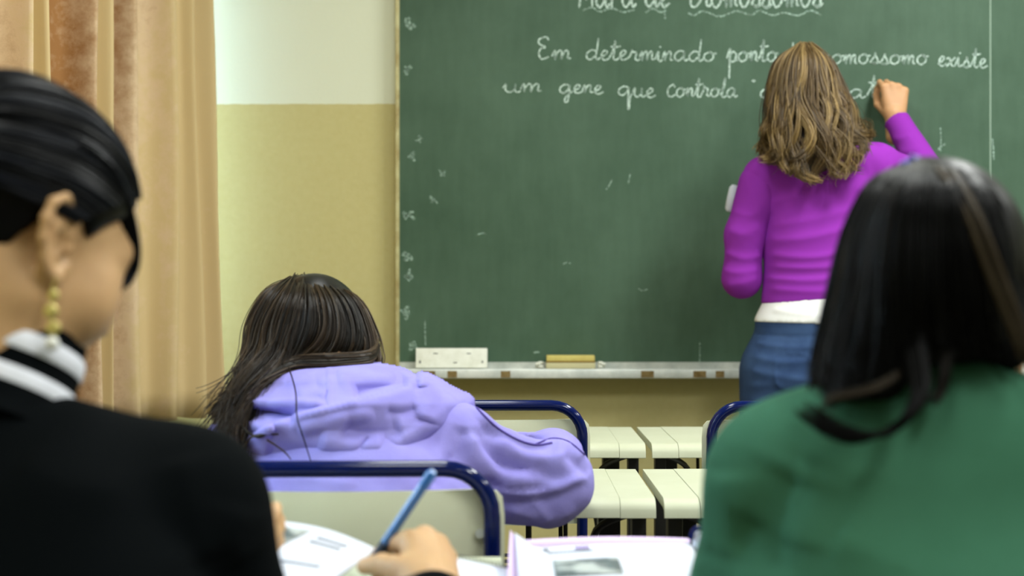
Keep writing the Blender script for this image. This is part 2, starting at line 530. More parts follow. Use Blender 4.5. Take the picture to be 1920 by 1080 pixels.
def build_curtain():
    # (crest pixel, distance, valley depth behind the crest, stain plus painted fold shade)
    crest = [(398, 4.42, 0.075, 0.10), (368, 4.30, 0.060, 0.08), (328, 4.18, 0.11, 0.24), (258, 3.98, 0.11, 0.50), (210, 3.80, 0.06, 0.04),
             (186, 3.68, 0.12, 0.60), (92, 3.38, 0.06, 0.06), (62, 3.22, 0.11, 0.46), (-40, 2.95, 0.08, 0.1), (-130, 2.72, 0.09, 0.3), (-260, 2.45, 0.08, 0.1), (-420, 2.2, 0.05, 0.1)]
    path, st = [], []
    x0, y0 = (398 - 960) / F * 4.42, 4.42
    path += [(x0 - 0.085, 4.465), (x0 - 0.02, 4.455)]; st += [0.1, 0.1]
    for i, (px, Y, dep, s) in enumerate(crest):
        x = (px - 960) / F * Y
        path.append((x, Y)); st.append(s * 0.6)  # crests get less brown, so fold shading is part of the tint
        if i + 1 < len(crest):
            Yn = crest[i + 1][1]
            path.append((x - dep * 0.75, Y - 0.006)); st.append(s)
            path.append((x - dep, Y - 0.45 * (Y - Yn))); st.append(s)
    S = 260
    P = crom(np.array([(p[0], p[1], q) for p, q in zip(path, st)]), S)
    zs = np.linspace(2.55, 0.735, 26)
    V, T = [], []
    for j, z in enumerate(zs):
        f = j / 25
        for i in range(S):
            u = i / (S - 1)
            fl = 0.055 * (np.clip((1.75 - z) / 1.0, -0.3, 1)) * math.exp(-u * 7)
            w = 0.006 * math.sin(u * 40 + z * 3) + 0.004 * math.sin(u * 90 - z * 5)
            V.append((P[i, 0] + fl + w * f, P[i, 1] + 0.5 * w * f, z + 0.004 * math.sin(u * 70) * (j == 25)))
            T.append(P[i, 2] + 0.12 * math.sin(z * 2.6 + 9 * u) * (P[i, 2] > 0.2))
    Q = [(j * S + i, j * S + i + 1, (j + 1) * S + i + 1, (j + 1) * S + i) for j in range(25) for i in range(S - 1)]
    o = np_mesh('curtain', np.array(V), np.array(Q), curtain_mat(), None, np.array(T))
    so = o.modifiers.new('thickness', 'SOLIDIFY'); so.thickness = 0.003
    tag(o, 'long tan curtain with brown stained and shade-tinted folds hanging at the left wall', 'curtain')
    rod = MB().tube([(-1.02, 2.0, 2.56), (-1.02, 4.5, 2.56)], 0.012).build('curtain_rod', M_alu, o)
build_curtain()

# ---------------------------------------------------------------- chalkboard
YBF = 4.565
def board_mat():
    m = mat('board_green', (62, 92, 72), 0.55, 0.3)
    nt = m.node_tree; b = nt.nodes['Principled BSDF']
    tc = nt.nodes.new('ShaderNodeTexCoord')
    n = nt.nodes.new('ShaderNodeTexNoise'); n.inputs['Scale'].default_value = 2.2; n.inputs['Detail'].default_value = 7; n.inputs['Roughness'].default_value = 0.62
    nt.links.new(tc.outputs['Object'], n.inputs['Vector'])
    mp = nt.nodes.new('ShaderNodeMapping'); mp.inputs['Scale'].default_value = (16, 1, 3)
    nt.links.new(tc.outputs['Object'], mp.inputs['Vector'])
    n2 = nt.nodes.new('ShaderNodeTexNoise'); n2.inputs['Scale'].default_value = 3; n2.inputs['Detail'].default_value = 6
    nt.links.new(mp.outputs[0], n2.inputs['Vector'])
    ad = nt.nodes.new('ShaderNodeMath'); ad.operation = 'MULTIPLY_ADD'; ad.inputs[1].default_value = 0.22
    nt.links.new(n2.outputs['Fac'], ad.inputs[0]); nt.links.new(n.outputs['Fac'], ad.inputs[2])
    r = nt.nodes.new('ShaderNodeValToRGB')
    r.color_ramp.elements[0].position = 0.42; r.color_ramp.elements[1].position = 0.86
    r.color_ramp.elements[0].color = (*lin((56, 82, 62)), 1); r.color_ramp.elements[1].color = (*lin((80, 106, 86)), 1)
    nt.links.new(ad.outputs[0], r.inputs['Fac']); nt.links.new(r.outputs['Color'], b.inputs['Base Color'])
    return m
M_board = board_mat()
def chalk_mat(name, rgb, dens):
    m = mat(name, rgb, 0.95, 0.1)
    nt = m.node_tree; b = nt.nodes['Principled BSDF']
    tc = nt.nodes.new('ShaderNodeTexCoord'); n = nt.nodes.new('ShaderNodeTexNoise'); n.inputs['Scale'].default_value = 260; n.inputs['Detail'].default_value = 3
    nt.links.new(tc.outputs['Object'], n.inputs['Vector'])
    mr = nt.nodes.new('ShaderNodeMapRange'); mr.inputs[1].default_value = 0.40; mr.inputs[2].default_value = 0.60
    mr.inputs[3].default_value = dens - 0.35; mr.inputs[4].default_value = min(1, dens + 0.3)
    nt.links.new(n.outputs['Fac'], mr.inputs[0]); nt.links.new(mr.outputs[0], b.inputs['Alpha'])
    return m
M_chalk = chalk_mat('chalk', (206, 228, 216), 0.70)
M_chalk_soft = chalk_mat('chalk_rubbed', (176, 204, 188), 0.48)
M_seam = mat('panel_edge', (150, 172, 154), 0.7)
board = tag(empty('chalkboard', (0, YBF, 0)), 'long green chalkboard with cursive white writing on the front wall', 'chalkboard')
bx0, bx1, bz0, bz1, sx = W(749, 0, YBF).x, 3.6, 0.852, 2.15, W(1857, 0, YBF).x
MB().box((bx0, 0, bz0), (sx - 0.0015, 0.03, bz1)).build('panel', M_board, board, False)
MB().box((sx + 0.0015, 0.0005, bz0), (bx1, 0.03, bz1)).build('panel', M_board, board, False)
MB().box((sx - 0.0016, 0.0002, bz0), (sx + 0.0016, 0.02, bz1)).build('joint', M_seam, board, False)
M_strip = mat('frame_strip', (196, 190, 140), 0.5, var=(18, (150, 128, 74), 0.8))
MB().box((bx0 - 0.011, -0.004, bz0 - 0.01), (bx0, 0.034, bz1 + 0.01), 0.002).build('edge_strip', M_strip, board)
MB().box((bx0 - 0.011, -0.004, bz1), (bx1 + 0.011, 0.034, bz1 + 0.012), 0.002).build('edge_strip', M_strip, board)
MB().box((bx1, -0.004, bz0 - 0.01), (bx1 + 0.011, 0.034, bz1), 0.002).build('edge_strip', M_strip, board)
tz = W(0, 710, YBF - 0.07).z
tray = MB().extrude_x([(-0.002, tz + 0.042), (-0.002, tz + 0.024), (-0.060, tz + 0.022), (-0.062, tz + 0.026), (-0.068, tz + 0.026), (-0.070, tz + 0.022), (-0.070, tz + 0.002),
                       (-0.066, tz), (0.0, tz + 0.006), (0.03, tz + 0.006), (0.03, tz + 0.042)], bx0 - 0.004, bx1).build('tray', M_alu, board, True, 30)
for px, w in ((848, 18), (948, 18), (803, 26), (1214, 24), (1312, 24), (1350, 16)):
    x = W(px, 0, 4.495).x; hw = w / F * 4.495 / 2
    MB().box((x - hw, -0.0708, tz + 0.003), (x + hw, -0.0695, tz + 0.021), 0.0004, 1).build('worn_patch', M_rust, tray, False)

class Ribbon:
    def __init__(self): self.V, self.Q = [], []
    def add(self, pts, w, n=None, lift=-0.0011):
        """pts: pixels on the board; w: stroke width in pixels"""
        pts = np.array(pts, float)
        if len(pts) > 2: pts = crom(pts, n or 5 * len(pts))
        t = np.gradient(pts, axis=0); t /= np.linalg.norm(t, axis=1, keepdims=True) + 1e-9
        nn = np.stack([-t[:, 1], t[:, 0]], 1)
        ww = w / 2 * (0.85 + 0.3 * np.random.rand(len(pts), 1)); ww[0] *= 0.5; ww[-1] *= 0.5
        o = len(self.V)
        for a, b in zip(pts - nn * ww, pts + nn * ww):
            for q in (a, b):
                p = W(q[0], q[1], YBF); self.V.append((p.x, lift, p.z))
        for i in range(len(pts) - 1):
            k = o + 2 * i; self.Q.append((k, k + 1, k + 3, k + 2))
        return self
    def build(self, name, m, parent):
        return np_mesh(name, np.array(self.V), np.array(self.Q), m, parent)

bowl = [(.78, .85), (.45, 1), (.12, .65), (.12, .2), (.4, 0), (.7, .4), (.8, .9)]
GL = {
 'a': ([bowl + [(.76, .3), (.9, 0), (1.1, .2)]], 1.08),
 'o': ([[(.5, 1), (.15, .75), (.1, .3), (.4, 0), (.75, .3), (.72, .8), (.45, 1), (.7, .8), (1.0, .85)]], .98),
 'm': ([[(0, .3), (.15, .95), (.2, .5), (.2, 0), (.25, .5), (.42, .95), (.55, .8), (.55, 0), (.62, .5), (.78, .95), (.92, .8), (.92, .15), (1.1, .1)]], 1.15),
 'n': ([[(0, .3), (.15, .95), (.2, .5), (.2, 0), (.25, .5), (.45, .95), (.6, .8), (.6, .15), (.8, .1)]], .82),
 'u': ([[(0, .5), (.15, 1), (.15, .3), (.35, 0), (.6, .3), (.65, 1), (.65, .2), (.8, 0), (.95, .2)]], .92),
 'r': ([[(0, .2), (.2, .7), (.25, 1.1), (.35, .9), (.6, .85), (.55, .2), (.75, .05), (.9, .2)]], .85),
 's': ([[(0, .1), (.3, .7), (.38, 1.1), (.42, .8), (.6, .35), (.45, 0), (.15, .1), (.5, .02), (.8, .2)]], .76),
 'i': ([[(0, .2), (.22, 1), (.25, .2), (.4, 0), (.55, .2)], [(.3, 1.55), (.36, 1.42)]], .55),
 't': ([[(0, .2), (.25, 1.1), (.36, 2.1), (.34, 1.0), (.32, .2), (.5, 0), (.7, .2)], [(.05, 1.45), (.4, 1.4), (.8, 1.5)]], .68),
 'e': ([[(0, .2), (.42, .6), (.5, .9), (.3, 1), (.12, .6), (.2, .1), (.45, 0), (.75, .25)]], .7),
 'd': ([bowl[:-1], [(.88, 2.2), (.84, 1.2), (.78, .25), (.92, 0), (1.1, .2)]], 1.08),
 'p': ([[(0, .3), (.25, 1.3), (.27, .2), (.32, -1.7)], [(.27, .6), (.5, 1), (.8, .7), (.7, .1), (.45, 0), (.3, .2)], [(.7, .1), (1, .15)]], .95),
 'x': ([[(0, .8), (.25, .9), (.5, .1), (.8, .1)], [(.75, 1), (.05, 0)]], .8),
 'q': ([bowl + [(.8, 0), (.84, -1.4), (.92, -1.5), (.95, -.2), (1.1, .2)]], 1.08),
 'g': ([bowl + [(.78, -.3), (.72, -1.0), (.5, -1.0), (.6, -.4), (1.05, .2)]], 1.04),
 'c': ([[(.7, .8), (.4, 1), (.1, .6), (.15, .1), (.45, 0), (.8, .25)]], .76),
 'C': ([[(.75, 1.05), (.5, 1.35), (.1, .9), (.1, .25), (.45, 0), (.85, .3)]], .85),
 'l': ([[(0, .2), (.32, 1.2), (.38, 2.2), (.26, 1.4), (.2, .2), (.4, 0), (.6, .2)]], .58),
 'E': ([[(.7, 2.1), (.55, 2.5), (.15, 2.2), (.2, 1.7), (.55, 1.35), (.3, 1.2), (.2, .6), (.4, .02), (.8, .3)]], .95),
 'P': ([[(.1, 1.4), (.15, .7), (.15, -.1)], [(.12, 1.3), (.6, 1.3), (.7, .8), (.2, .55)]], .85),
 'M': ([[(0, 0), (.2, 1.5), (.5, .4), (.85, 1.5), (.95, 0)]], 1.15),
}
def word(txt, x0, x1, y0, y1, xh, w=2.8, m=None, name='chalk_word'):
    adv = sum(GL[c][1] for c in txt); k = (x1 - x0) / adv
    rb = Ribbon(); x = 0
    for c in txt:
        st, ad = GL[c]
        j = 1 + 0.08 * (random.random() - 0.5); dy = (random.random() - 0.5) * 2
        for s in st:
            pts = [(x0 + (x + px) * k + py * 1.2, y0 + (y1 - y0) * (x / adv) - py * xh * j + dy) for px, py in s]
            if len(pts) == 2: pts = [pts[0], ((pts[0][0] + pts[1][0]) / 2, (pts[0][1] + pts[1][1]) / 2), pts[1]]
            rb.add(pts, w)
        x += ad
    rb.build(name, m or M_chalk, board)
word('Em', 1003, 1072, 112, 112, 17, 3.0)
word('determinado', 1097, 1342, 112, 116, 18)
word('ponto', 1362, 1458, 115, 116, 19, 3.2)
word('do', 1470, 1504, 117, 118, 17)
word('cromossomo', 1520, 1740, 119, 121, 18)
word('existe', 1758, 1850, 124, 127, 17)
word('um', 942, 1017, 172, 173, 15)
word('gene', 1047, 1130, 174, 176, 16)
word('que', 1157, 1228, 179, 184, 17)
word('Controla', 1250, 1382, 181, 183, 17)
word('a', 1424, 1446, 183, 183, 16)
word('cara', 1512, 1622, 186, 184, 16)
word('t', 1624, 1648, 184, 184, 20)
Ribbon().add([(1411, 150), (1413, 152), (1415, 150)], 5).build('chalk_dot', M_chalk, board)
word('MaPa', 1086, 1192, 14, 14, 36, 4.0)
Ribbon().add([(1246, 6), (1246.5, 20), (1247, 36)], 3).build('chalk_streak', M_chalk_soft, board)
word('de', 1208, 1254, 13, 14, 30, 4.2)
word('cromossomos', 1292, 1542, 14, 14, 38, 4.0)
for a in ([(1092, 20), (1110, 14), (1126, 22), (1146, 15), (1168, 23), (1190, 18)], [(1210, 24), (1224, 16), (1238, 23), (1250, 21)],
          [(1290, 24), (1302, 29), (1318, 21), (1350, 31), (1380, 21), (1408, 28), (1424, 20), (1448, 29), (1470, 24), (1496, 29), (1520, 20), (1540, 29)]):
    Ribbon().add(a, 3.2).build('chalk_underline', M_chalk_soft, board)
for (px, py, r) in ((765, 46, 13), (762, 128, 11), (771, 292, 10), (828, 326, 7), (764, 405, 12), (765, 482, 11), (767, 517, 13), (763, 585, 12), (775, 647, 11), (812, 375, 8), (786, 260, 7)):
    rb = Ribbon()
    for k in range(6):
        a = random.random() * 2 * PI
        cx, cy = px + random.uniform(-0.4, 0.4) * r, py + random.uniform(-0.5, 0.5) * r
        rb.add([(cx, cy), (cx + math.cos(a) * r * 0.4, cy + math.sin(a) * r * 0.4), (cx + math.cos(a + 0.4) * r * 0.8, cy + math.sin(a + 0.4) * r * 0.8)], r * 0.42)
    rb.build('chalk_mark', M_chalk_soft, board)
for a, w in (([(1763, 238), (1764, 262), (1763, 284)], 2), ([(1757, 282), (1766, 274), (1772, 270)], 3), ([(1312, 640), (1312, 660), (1312, 684)], 2.2), ([(797, 600), (797, 622), (798, 648)], 2.4),
             ([(823, 318), (829, 326), (834, 330)], 2.6), ([(1136, 356), (1142, 348), (1148, 336)], 2.2), ([(1178, 344), (1180, 334), (1182, 324)], 2), ([(1000, 662), (1006, 660), (1012, 661)], 3),
             ([(1055, 496), (1062, 492), (1070, 494)], 2), ([(1860, 260), (1862, 275), (1863, 300)], 3), ([(1196, 540), (1204, 545), (1215, 542)], 2), ([(893, 441), (905, 437), (912, 440)], 2)):
    Ribbon().add(a, w).build('chalk_streak', M_chalk_soft, board)

# things lying in the chalk tray
ty = YBF - 0.012
tt = tz + 0.0265
p = empty('white_plate', (W(847, 0, ty).x, YBF - 0.028, tt))
tag(p, 'white plastic wall plate leaning at the left end of the chalk tray', 'plate')
hw, hh = 67 / F * ty, 38 / F * ty
Mt = Matrix.Rotation(math.radians(-14), 4, 'X')
MB().box((-hw, -0.004, 0), (hw, 0.004, hh), 0.0025, 2, Mt).build('plate_body', M_white, p)
for dx, dz, w, h in ((-0.45, 0.72, 0.012, 0.0025), (0.48, 0.72, 0.012, 0.0025), (-0.88, 0.30, 0.004, 0.008), (0.86, 0.3, 0.004, 0.006), (0.1, 0.26, 0.010, 0.0025)):
    MB().box((hw * dx - w / 2, -0.0046, hh * dz - h / 2), (hw * dx + w / 2, -0.0038, hh * dz + h / 2), 0.0004, 1, Mt).build('slot', M_dark_metal, p, False)
e = empty('board_eraser', (W(1069, 0, ty).x, YBF - 0.036, tt))
tag(e, 'yellow wooden board eraser with pale felt lying in the chalk tray', 'eraser')
ew = 46 / F * 4.53
M_yel = mat('eraser_wood', (218, 204, 120), 0.55, var=(25, (196, 172, 88), 0.6))
M_felt = mat('eraser_felt', (206, 200, 158), 0.95, 0.1, bump=(160, 0.5, 0.002))
MB().box((-ew, -0.022, 0), (ew, 0.022, 0.017), 0.003, 2).build('felt', M_felt, e)
MB().box((-ew, -0.023, 0.0165), (ew, 0.023, 0.021), 0.0015, 1).build('dark_seam', mat('eraser_seam', (140, 112, 44), 0.8), e)
MB().box((-ew * 0.98, -0.022, 0.0205), (ew * 0.98, 0.022, 0.036), 0.004, 2).build('grip_block', M_yel, e)
for i, sgn in enumerate((-1, 1)):
    o = MB()
    Rn = random.Random(4 + i)
    for k in range(7):
        x = e.location.x + sgn * (ew + 0.008 + 0.004 * (k % 3)); y = YBF - 0.052 + 0.008 * (k % 5)
        o.tube([(x, y, tt + 0.005 + 0.0035 * (k // 2)), (x + 0.012 * sgn, y + 0.004, tt + 0.005 + 0.0035 * (k // 2))], 0.004, 7)
    tag(o.build('chalk_stubs', M_white), 'small heap of white chalk stubs %s of the yellow board eraser' % ('left' if sgn < 0 else 'right'), 'chalk', kind='stuff')

# ---------------------------------------------------------------- desks and chairs
DW, DD = 0.60, 0.41
def make_desk(loc, label):
    d = tag(empty('school_desk', loc), label, 'desk', 'cream school desks')
    prof = [(DD, 0.760), (0.030, 0.760), (0.020, 0.7585), (0.011, 0.755), (0.005, 0.750), (0.002, 0.744), (0.000, 0.733), (0.010, 0.731), (0.014, 0.742), (0.03, 0.745), (DD, 0.745)]
    c = 0.052; h = DW / 2
    MB().extrude_x(prof, -h + c + 0.0008, h - c - 0.0008).build('tabletop', M_cream, d, True, 50)
    for s in (-1, 1):
        x0, x1 = sorted((s * h, s * (h - c)))
        MB().extrude_x([(y, z - 0.0006) for y, z in prof], x0, x1).build('end_cap', M_cream, d, True, 50)
    for s in (-1, 1):
        MB().box((s * 0.279 - 0.011, 0.05, 0.03), (s * 0.279 + 0.011, 0.09, 0.742), 0.005).build('leg', M_dark_metal, d)
        MB().box((s * 0.245 - 0.018, 0.23, 0.03), (s * 0.245 + 0.018, 0.28, 0.742), 0.006).build('leg', M_dark_metal, d)
        MB().box((s * 0.262 - 0.03, 0.0, 0.0), (s * 0.262 + 0.03, 0.40, 0.035), 0.010).build('foot', M_dark_metal, d)
        MB().tube(catm([(s * 0.268, 0.07, 0.73), (s * 0.235, 0.09, 0.715), (s * 0.215, 0.12, 0.69), (s * 0.205, 0.15, 0.62), (s * 0.225, 0.22, 0.52)], 10), 0.006, 8).build('brace', M_dark_metal, d)
    MB().tube([(-0.245, 0.26, 0.33), (0.245, 0.26, 0.33)], 0.012, 8).build('crossbar', M_dark_metal, d)
    bk = MB()
    for x in (-0.17, -0.115, 0.115, 0.17):
        bk.tube(catm([(x, 0.10, 0.742), (x, 0.10, 0.66), (x, 0.13, 0.635), (x, 0.30, 0.635), (x, 0.35, 0.66), (x, 0.36, 0.742)], 14), 0.004, 6)
    for y in (0.16, 0.22, 0.28):
        bk.tube([(-0.18, y, 0.633), (0.18, y, 0.633)], 0.003, 6)
    bk.build('book_basket', M_dark_metal, d)
    return d
make_desk((-0.034, 3.285, 0), 'empty cream desk in the first row, left of the gap below the eraser')
make_desk((0.579, 3.285, 0), 'empty cream desk in the first row, before the teacher in purple')
make_desk((-0.0885, 2.425, 0), 'cream desk that the student in the lavender hoodie leans on')
make_desk((0.524, 2.425, 0), 'empty cream desk in the second row, beside the lavender sleeve and behind the green shoulder')
make_desk((-0.312, 1.50, 0), 'cream desk under the writing hand and the open magazine')
make_desk((0.300, 1.50, 0), 'cream desk under the open lilac-edged book')

def make_chair(loc, label, rz=0.0):
    c = tag(empty('school_chair', loc, rz), label, 'chair', 'navy tube school chairs')
    hw, R, zt = 0.190, 0.058, 0.850
    pts = [(-hw, -0.03, 0.012), (-hw, 0.012, 0.25), (-hw, 0.018, 0.46), (-hw, 0.004, 0.70)]
    pts += [(-hw + R - R * math.cos(a), 0, zt - R + R * math.sin(a)) for a in np.linspace(0, PI / 2, 8)]
    pts += [(hw - R + R * math.sin(a), 0, zt - R + R * math.cos(a)) for a in np.linspace(0, PI / 2, 8)]
    pts += [(hw, 0.004, 0.70), (hw, 0.018, 0.46), (hw, 0.012, 0.25), (hw, -0.03, 0.012)]
    MB().tube(pts, 0.0103, 14).build('back_frame', M_navy, c, True, 80)
    for s in (-1, 1):
        MB().tube(catm([(s * hw, 0.014, 0.43), (s * hw, 0.30, 0.43), (s * hw, 0.345, 0.415), (s * hw, 0.365, 0.37), (s * hw, 0.385, 0.012)], 16), 0.0103, 10).build('leg', M_navy, c, True, 80)
        MB().box((s * hw - s * 0.002 - 0.003, 0.01, 0.395), (s * hw + s * 0.024 + 0.003, 0.055, 0.445), 0.006).build('bracket', M_navy, c)
        for y in (-0.031, 0.386):
            MB().tube([(s * hw, y, 0.0), (s * hw, y, 0.03)], 0.0135, 10).build('foot_cap', M_rubber, c)
    MB().tube([(-hw, 0.30, 0.43), (hw, 0.30, 0.43)], 0.009, 8).build('stretcher', M_navy, c)
    nx = 17
    def yy(x): return -0.020 + 0.036 * (x / 0.205) ** 2
    def row(z, t, w):
        xs = np.linspace(-w, w, nx)
        return [(x, yy(x) + t + 0.01 * ((z - 0.73) / 0.1) ** 2, z) for x in xs]
    secs = []
    for z, w in ((0.626, 0.180), (0.628, 0.194), (0.636, 0.203), (0.66, 0.2055), (0.79, 0.2055), (0.812, 0.203), (0.820, 0.196), (0.823, 0.180)):
        secs.append(row(z, 0, w) + row(z, 0.007, w)[::-1])
    MB().loft(secs, True, True).build('backrest', M_seat, c, True, 45)
    for x in (-0.175, 0.175):
        for z in (0.68, 0.77):
            MB().tube([(x, yy(x) - 0.003, z), (x, yy(x) + 0.001, z)], 0.006, 10).build('rivet', M_alu, c)
    secs = []
    for y, dz, w in ((0.03, 0.004, 0.185), (0.04, 0.002, 0.20), (0.10, -0.006, 0.205), (0.25, -0.004, 0.205), (0.36, 0.0, 0.20), (0.40, -0.012, 0.19), (0.42, -0.03, 0.175)):
        xs = np.linspace(-w, w, 13)
        top = [(x, y, 0.462 + dz + 0.012 * (x / w) ** 2) for x in xs]
        secs.append(top + [(x, y, z - 0.009) for x, y, z in top[::-1]])
    MB().loft(secs, True, True).build('seat', M_seat, c, True, 45)
    return c
make_chair((-0.058, 3.10, 0), 'empty navy tube chair partly behind the lavender sleeve')
make_chair((0.562, 3.08, 0), 'empty navy tube chair in front of the teacher in jeans')
make_chair((-0.214, 2.01, 0), 'navy tube chair on which the student in the lavender hoodie sits', math.radians(1.5))
make_chair((-0.36, 1.02, 0), 'navy tube chair under the student in the black jacket', math.radians(-8))
make_chair((0.36, 1.04, 0), 'navy tube chair under the student in the green sweatshirt')
# ---------------------------------------------------------------- people: shared builders
def skin_mat(name, rgb):
    return mat(name, rgb, 0.5, 0.35, var=(40, tuple(int(c * 0.93) for c in rgb), 0.5), subsurf=0.12)

def head_frame(C, yaw, pitch, roll=0.0):
    s, c = math.sin(math.radians(yaw)), math.cos(math.radians(yaw)); sp, cp = math.sin(math.radians(pitch)), math.cos(math.radians(pitch))
    fwd = np.array([s * cp, c * cp, -sp]); right = np.array([c, -s, 0.0]); up = np.cross(right, fwd)
    a = math.radians(roll)
    right, up = right * math.cos(a) + up * math.sin(a), up * math.cos(a) - right * math.sin(a)
    return np.array(C, float), np.stack([right, fwd, up], 1)      # columns

def loc(fr, p):     # head coordinates -> world
    return fr[0] + fr[1] @ np.array(p, float)
def inv(fr, p):
    return fr[1].T @ (np.array(p, float) - fr[0])

def head_mesh(fr, neck_base, h=0.0035, flare=0.5, neck_r=0.056):
    f = Field((-0.12, -0.15, -0.26), (0.12, 0.16, 0.16), h)
    f.add(el((0, -0.012, 0.035), (0.075, 0.095, 0.084)))
    f.add(rc((0, 0.04, -0.005), (0, 0.060, -0.092), 0.058, 0.027), 0.035)
    for s in (-1, 1):
        f.add(rc((s * 0.052, 0.0, -0.045), (s * 0.016, 0.066, -0.100), 0.020, 0.019), 0.03)
        f.add(el((s * 0.043, 0.052, -0.028), (0.032, 0.033, 0.036)), 0.025)
    f.add(el((0, 0.070, 0.032), (0.052, 0.020, 0.014)), 0.02)
    f.add(rc((0, 0.086, 0.018), (0, 0.106, -0.022), 0.0075, 0.011), 0.012)
    for s in (-1, 1):
        f.add(el((s * 0.011, 0.096, -0.026), (0.0085, 0.010, 0.008)), 0.008)
        f.cut(el((s * 0.031, 0.096, 0.008), (0.017, 0.014, 0.011)), 0.012)
        f.add(el((s * 0.031, 0.0785, 0.007), (0.0145, 0.0125, 0.0125)), 0.004)
    f.add(el((0, 0.088, -0.048), (0.022, 0.011, 0.006)), 0.006).add(el((0, 0.087, -0.060), (0.019, 0.011, 0.007)), 0.006)
    f.cut(rc((-0.022, 0.094, -0.054), (0.022, 0.094, -0.054), 0.0015, 0.0015), 0.004)
    ct, st_ = math.cos(0.33), math.sin(0.33)
    for s in (-1, 1):
        def E(v, w, out=0.0):
            v2, w2 = v * ct - w * st_, v * st_ + w * ct
            return (s * (0.0735 + flare * (0.014 - v2) + out), -0.008 + v2, w2 - 0.002)
        en = (s * 1.0, flare, 0.0)
        f.add(rc(E(-0.004, -0.012, -0.002), E(-0.003, 0.016, -0.002), 0.012, 0.0155, en, 0.30), 0.006)
        hel = [(0.010, 0.004), (0.014, 0.017), (0.009, 0.029), (-0.004, 0.034), (-0.016, 0.028), (-0.021, 0.014), (-0.020, -0.002), (-0.014, -0.017), (-0.004, -0.028)]
        for a, b in zip(hel[:-1], hel[1:]):
            f.add(rc(E(*a, 0.0015), E(*b, 0.0015), 0.0042, 0.0042), 0.003)
        f.add(rc(E(-0.010, -0.024), E(0.002, -0.031), 0.0052, 0.0066), 0.006)
        f.add(rc(E(0.002, -0.030), E(0.012, -0.020, -0.004), 0.006, 0.005), 0.006)
        f.cut(el(E(0.000, -0.003, 0.006), (0.0085, 0.0085, 0.012)), 0.004)
        f.cut(el(E(-0.004, 0.020, 0.005), (0.006, 0.007, 0.007)), 0.004)
        f.add(rc(E(-0.010, -0.012, 0.002), E(-0.010, 0.012, 0.002), 0.003, 0.003), 0.003)
        f.add(el(E(0.011, -0.005, 0.002), (0.004, 0.004, 0.006)), 0.004)
    nb = inv(fr, neck_base)
    f.add(rc((0, -0.022, -0.045), nb, neck_r, neck_r + 0.004), 0.03)
    V, Q = f.mesh()
    return V @ fr[1].T + fr[0], Q

def head_at(cran, yaw, pitch, roll=0.0):
    """head frame whose skull centre is at cran"""
    fr = head_frame((0, 0, 0), yaw, pitch, roll)
    return np.array(cran, float) - fr[1] @ np.array((0, -0.012, 0.035)), fr[1]
def skull_hair(fr, g=0.008, tint=0.0, low=-0.05, h=0.005):
    f = Field((-0.13, -0.17, -0.12), (0.13, 0.15, 0.18), h)
    f.add(el((0, -0.012, 0.035), (0.075 + g, 0.095 + g, 0.084 + g)))
    f.add(el((0, -0.045, -0.02), (0.066, 0.06, 0.07)), 0.03)
    f.cut(el((0, 0.130, -0.045), (0.070, 0.075, 0.105)), 0.015)
    V, Q = f.mesh()
    return V @ fr[1].T + fr[0], Q, np.full(len(V), tint)

def chain_hand(palm, fingers, h=0.0022, k=0.010):
    """palm: list of (a, b, r1, r2); fingers: list of point lists with radii"""
    pr = [rc(a, b, r1, r2) for a, b, r1, r2 in palm]
    fp = []
    for pts, rs in fingers:
        fp.append([rc(pts[i], pts[i + 1], rs[i], rs[i + 1]) for i in range(len(pts) - 1)])
    allp = pr + [p for q in fp for p in q]
    lo = np.min([p[1] for p in allp], 0) - 0.006; hi = np.max([p[2] for p in allp], 0) + 0.006
    f = Field(lo, hi, h)
    for p in pr: f.add(p, k)
    for q in fp:
        g = Field(lo, hi, h)
        for p in q: g.add(p, 0.002)
        # blend the finger in at its root only
        hh = np.clip(0.5 + 0.5 * (f.d - g.d) / 0.004, 0, 1)
        f.d = f.d * (1 - hh) + g.d * hh - 0.004 * hh * (1 - hh)
    return f.mesh()

FB = [(.028, .088), (.008, .092), (-.011, .088), (-.029, .078)]
FL_ = [(.042, .025, .020), (.046, .029, .021), (.042, .027, .020), (.033, .020, .018)]
def generic_hand(wrist, xd, yd, zd, curls, thumb=None, s=0.95, spread=0.06, h=0.0024):
    """xd towards the thumb, yd along the fingers, zd out of the palm"""
    M = np.stack([np.array(xd, float), np.array(yd, float), np.array(zd, float)], 1)
    M /= np.linalg.norm(M, axis=0); wrist = np.array(wrist, float)
    w = lambda p: wrist + M @ (np.array(p, float) * s)
    palm = [(w((x * 0.45, 0.012, 0)), w((x, y, 0.001)), 0.0165 * s, 0.0118 * s) for x, y in FB]
    palm += [(w((0.004, -0.05, 0)), w((0.004, 0.012, 0)), 0.024, 0.024 * s)]
    palm += [(w((0.015, 0.018, 0.006)), w((0.022, 0.05, 0.008)), 0.016 * s, 0.013 * s)]
    fs = []
    for i, ((x, y), L, cu) in enumerate(zip(FB, FL_, curls)):
        sp = spread * (1.0, 0.2, -0.6, -1.4)[i]; p = np.array([x, y, 0.0]); pts = [w(p)]; c = 0
        for l, a in zip(L, cu):
            c += a; p = p + l * np.array([math.sin(sp) * math.cos(c), math.cos(sp) * math.cos(c), math.sin(c)]); pts.append(w(p))
        r = (0.0092, 0.0082, 0.0074, 0.0062) if i < 3 else (0.0080, 0.0070, 0.0063, 0.0055)
        fs.append((pts, [q * s for q in r]))
    th = thumb or [(.020, .018, .006), (.043, .045, .018), (.052, .074, .028), (.052, .097, .034)]
    fs.append(([w(p) for p in th], [0.015 * s, 0.0115 * s, 0.0098 * s, 0.0078 * s]))
    V, Q = chain_hand(palm, fs, h)
    if np.linalg.det(M) < 0: pass
    return V, Q
RELAX = [(.35, .5, .3), (.4, .55, .35), (.45, .6, .4), (.5, .6, .4)]

